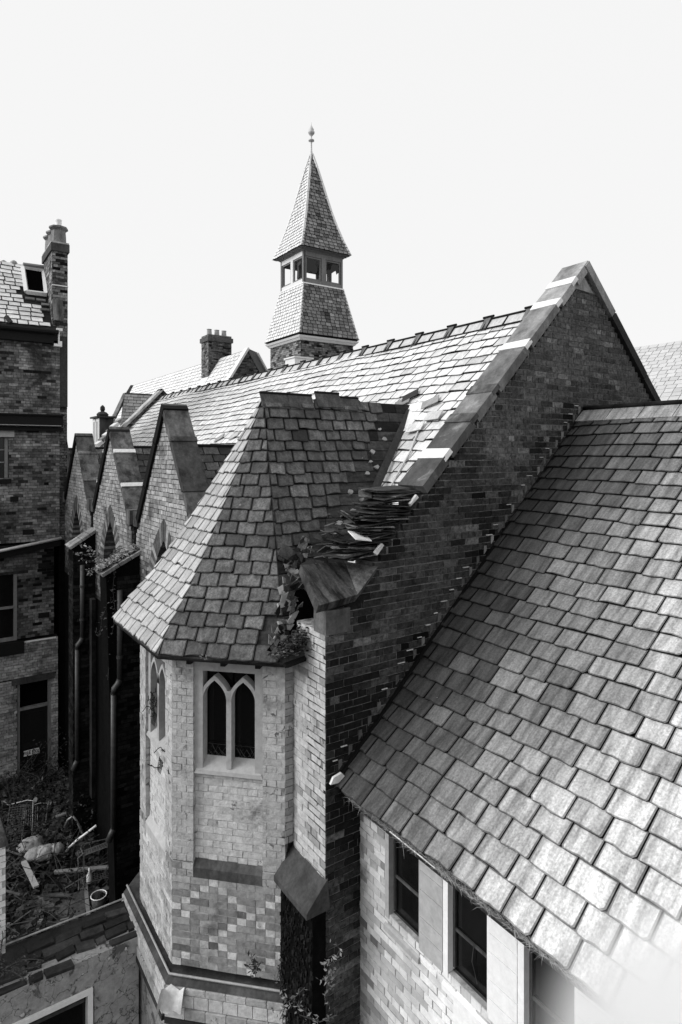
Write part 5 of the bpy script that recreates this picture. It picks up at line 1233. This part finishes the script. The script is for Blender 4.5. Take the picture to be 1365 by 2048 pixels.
# creeper on the buttress heads
def creeper(name, label, paths, lm, ls_, n, tone=(0, 1)):
    t = thing(name, label, 'creeper', tuple(paths[0][0])); sg_ = []; lg = []
    for pts in paths:
        sg_.append(tube(pts, .004, 4))
        for k in range(n):
            f = U(0, len(pts) - 1.001); i = int(f); q = Vector(pts[i]).lerp(Vector(pts[i + 1]), f - i) + Vector((random.gauss(0, 1), random.gauss(0, 1), random.gauss(0, 1))) * ls_ * .8
            lg.append(leafquad(q, ls_ * U(.6, 1.2), U(*tone)))
    obj('stems', join(sg_), 'twig', t, stuff=True); obj('leaves', join(lg), lm, t, stuff=True)
D = 12.2
creeper('creeper', 'pale leaved creeper trailing from the head of the nearer buttress', [[ray(x, y) * D for x, y in pth] for pth in (
    [(225, 1130), (205, 1118), (185, 1112), (165, 1108), (150, 1106)], [(222, 1132), (200, 1124), (180, 1122), (160, 1118)], [(215, 1125), (195, 1110), (180, 1100), (165, 1092), (158, 1086)],
    [(220, 1118), (235, 1098), (245, 1092)], [(225, 1135), (215, 1142), (210, 1150)], [(215, 1130), (188, 1140), (180, 1146), (172, 1141)])], 'leaf_pale', .035, 34)
creeper('creeper', 'dark creeper hanging on the face of the nearer buttress', [[ray(x, y) * 11.3 for x, y in pth] for pth in (
    [(222, 1140), (218, 1170), (222, 1200), (215, 1240), (220, 1300), (216, 1360)], [(230, 1140), (226, 1180), (232, 1230), (224, 1270)], [(222, 1200), (205, 1230), (200, 1270), (190, 1262)])], 'leaf_dark', .03, 45, (.3, 1))
gs = []
for q in range(420):
    x = U(2.68, 3.42); gs.append(([*[Vector((x, U(11.7, 12.2), -1.83 + (3.42 - x) * -.5 + .02)) + Vector((U(-.05, .05), U(-.05, .05), U(0, .06))) for _ in range(3)]], [(0, 1, 2)], U(0, 1)))
obj('buttress_moss', join(gs), 'leaf_pale', kind='stuff')
# vine in the dark gap and weeds on the turret base
Dv = 5.6
creeper('vine', 'leafy vine climbing in the dark gap between the turret and the wing wall', [[ray(x, y) * Dv for x, y in pth] for pth in (
    [(650, 2010), (655, 1975), (665, 1940), (672, 1915), (680, 1900), (672, 1885)], [(668, 1930), (655, 1925), (648, 1930)], [(664, 1945), (650, 1955), (642, 1962)], [(600, 2030), (640, 2044), (675, 2030)], [(650, 2000), (660, 1975), (668, 1960)])], 'leaf_pale', .026, 18, (.1, .8))
Dw = 6.15
creeper('vine', 'pale stemmed weed rooted on the ledge at the foot of the turret', [[ray(x, y) * Dw for x, y in pth] for pth in (
    [(560, 2040), (575, 2005), (590, 1995), (610, 1975)], [(575, 2005), (565, 1985), (555, 2000)], [(585, 1998), (605, 2015), (625, 2040)], [(570, 2010), (568, 2040)])], 'leaf_pale', .03, 12, (.3, 1))
creeper('wall_plant', 'dark leafy plant growing out of the patterned brick above the string course', [[ray(x, y) * 6.75 for x, y in pth] for pth in (
    [(512, 1955), (508, 1930), (502, 1905)], [(510, 1945), (522, 1925)], [(510, 1945), (495, 1930)], [(555, 1955), (560, 1930), (570, 1910)], [(556, 1960), (575, 1940)])], 'leaf_dark', .03, 16, (.2, 1))
creeper('eaves_weed', 'tiny rosette weed hanging under the turret eaves', [[ray(x, y) * 6.6 for x, y in ((400, 1308), (404, 1314), (412, 1316))]], 'leaf_pale', .018, 16, (.1, .6))

# ================================================================== WHITE FADE: added scattering volume that whitens the corner by the wing
mc = ray(1440, 2190) * 2.9; mc = Vector((mc.x - .05, mc.y, mc.z))
V = []; Fc = []; nu, nv = 24, 14
for j in range(nv + 1):
    for i in range(nu):
        a = 2 * math.pi * i / nu; b = math.pi * j / nv
        V.append(Vector((math.sin(b) * math.cos(a), math.sin(b) * math.sin(a), math.cos(b))))
for j in range(nv):
    for i in range(nu): Fc.append((j * nu + i, (j + 1) * nu + i, (j + 1) * nu + (i + 1) % nu, j * nu + (i + 1) % nu))
mm_ = bpy.data.materials.new('white_fade'); mm_.use_nodes = True; t = mm_.node_tree; t.nodes.remove(t.nodes['Principled BSDF'])
vs = t.nodes.new('ShaderNodeVolumePrincipled'); vs.inputs['Color'].default_value = (1, 1, 1, 1)
tc = t.nodes.new('ShaderNodeTexCoord'); ln = t.nodes.new('ShaderNodeVectorMath'); ln.operation = 'LENGTH'; mr = t.nodes.new('ShaderNodeMapRange')
mr.interpolation_type = 'SMOOTHERSTEP'; mr.inputs[1].default_value = 1.0; mr.inputs[2].default_value = .0; mr.inputs[3].default_value = 0; mr.inputs[4].default_value = 9.0
t.links.new(tc.outputs['Object'], ln.inputs[0]); t.links.new(ln.outputs['Value'], mr.inputs[0]); t.links.new(mr.outputs[0], vs.inputs['Density'])
t.links.new(vs.outputs[0], t.nodes['Material Output'].inputs['Volume'])
me = bpy.data.meshes.new('white_fade'); me.from_pydata(V, [], Fc); me.materials.append(mm_)
mo = bpy.data.objects.new('white_fade', me); COL.objects.link(mo); mo.location = mc; mo.scale = (.98, .94, .86); mo['kind'] = 'stuff'
sc.cycles.volume_bounces = 6; sc.cycles.max_bounces = 12; sc.cycles.volume_step_rate = 2.0
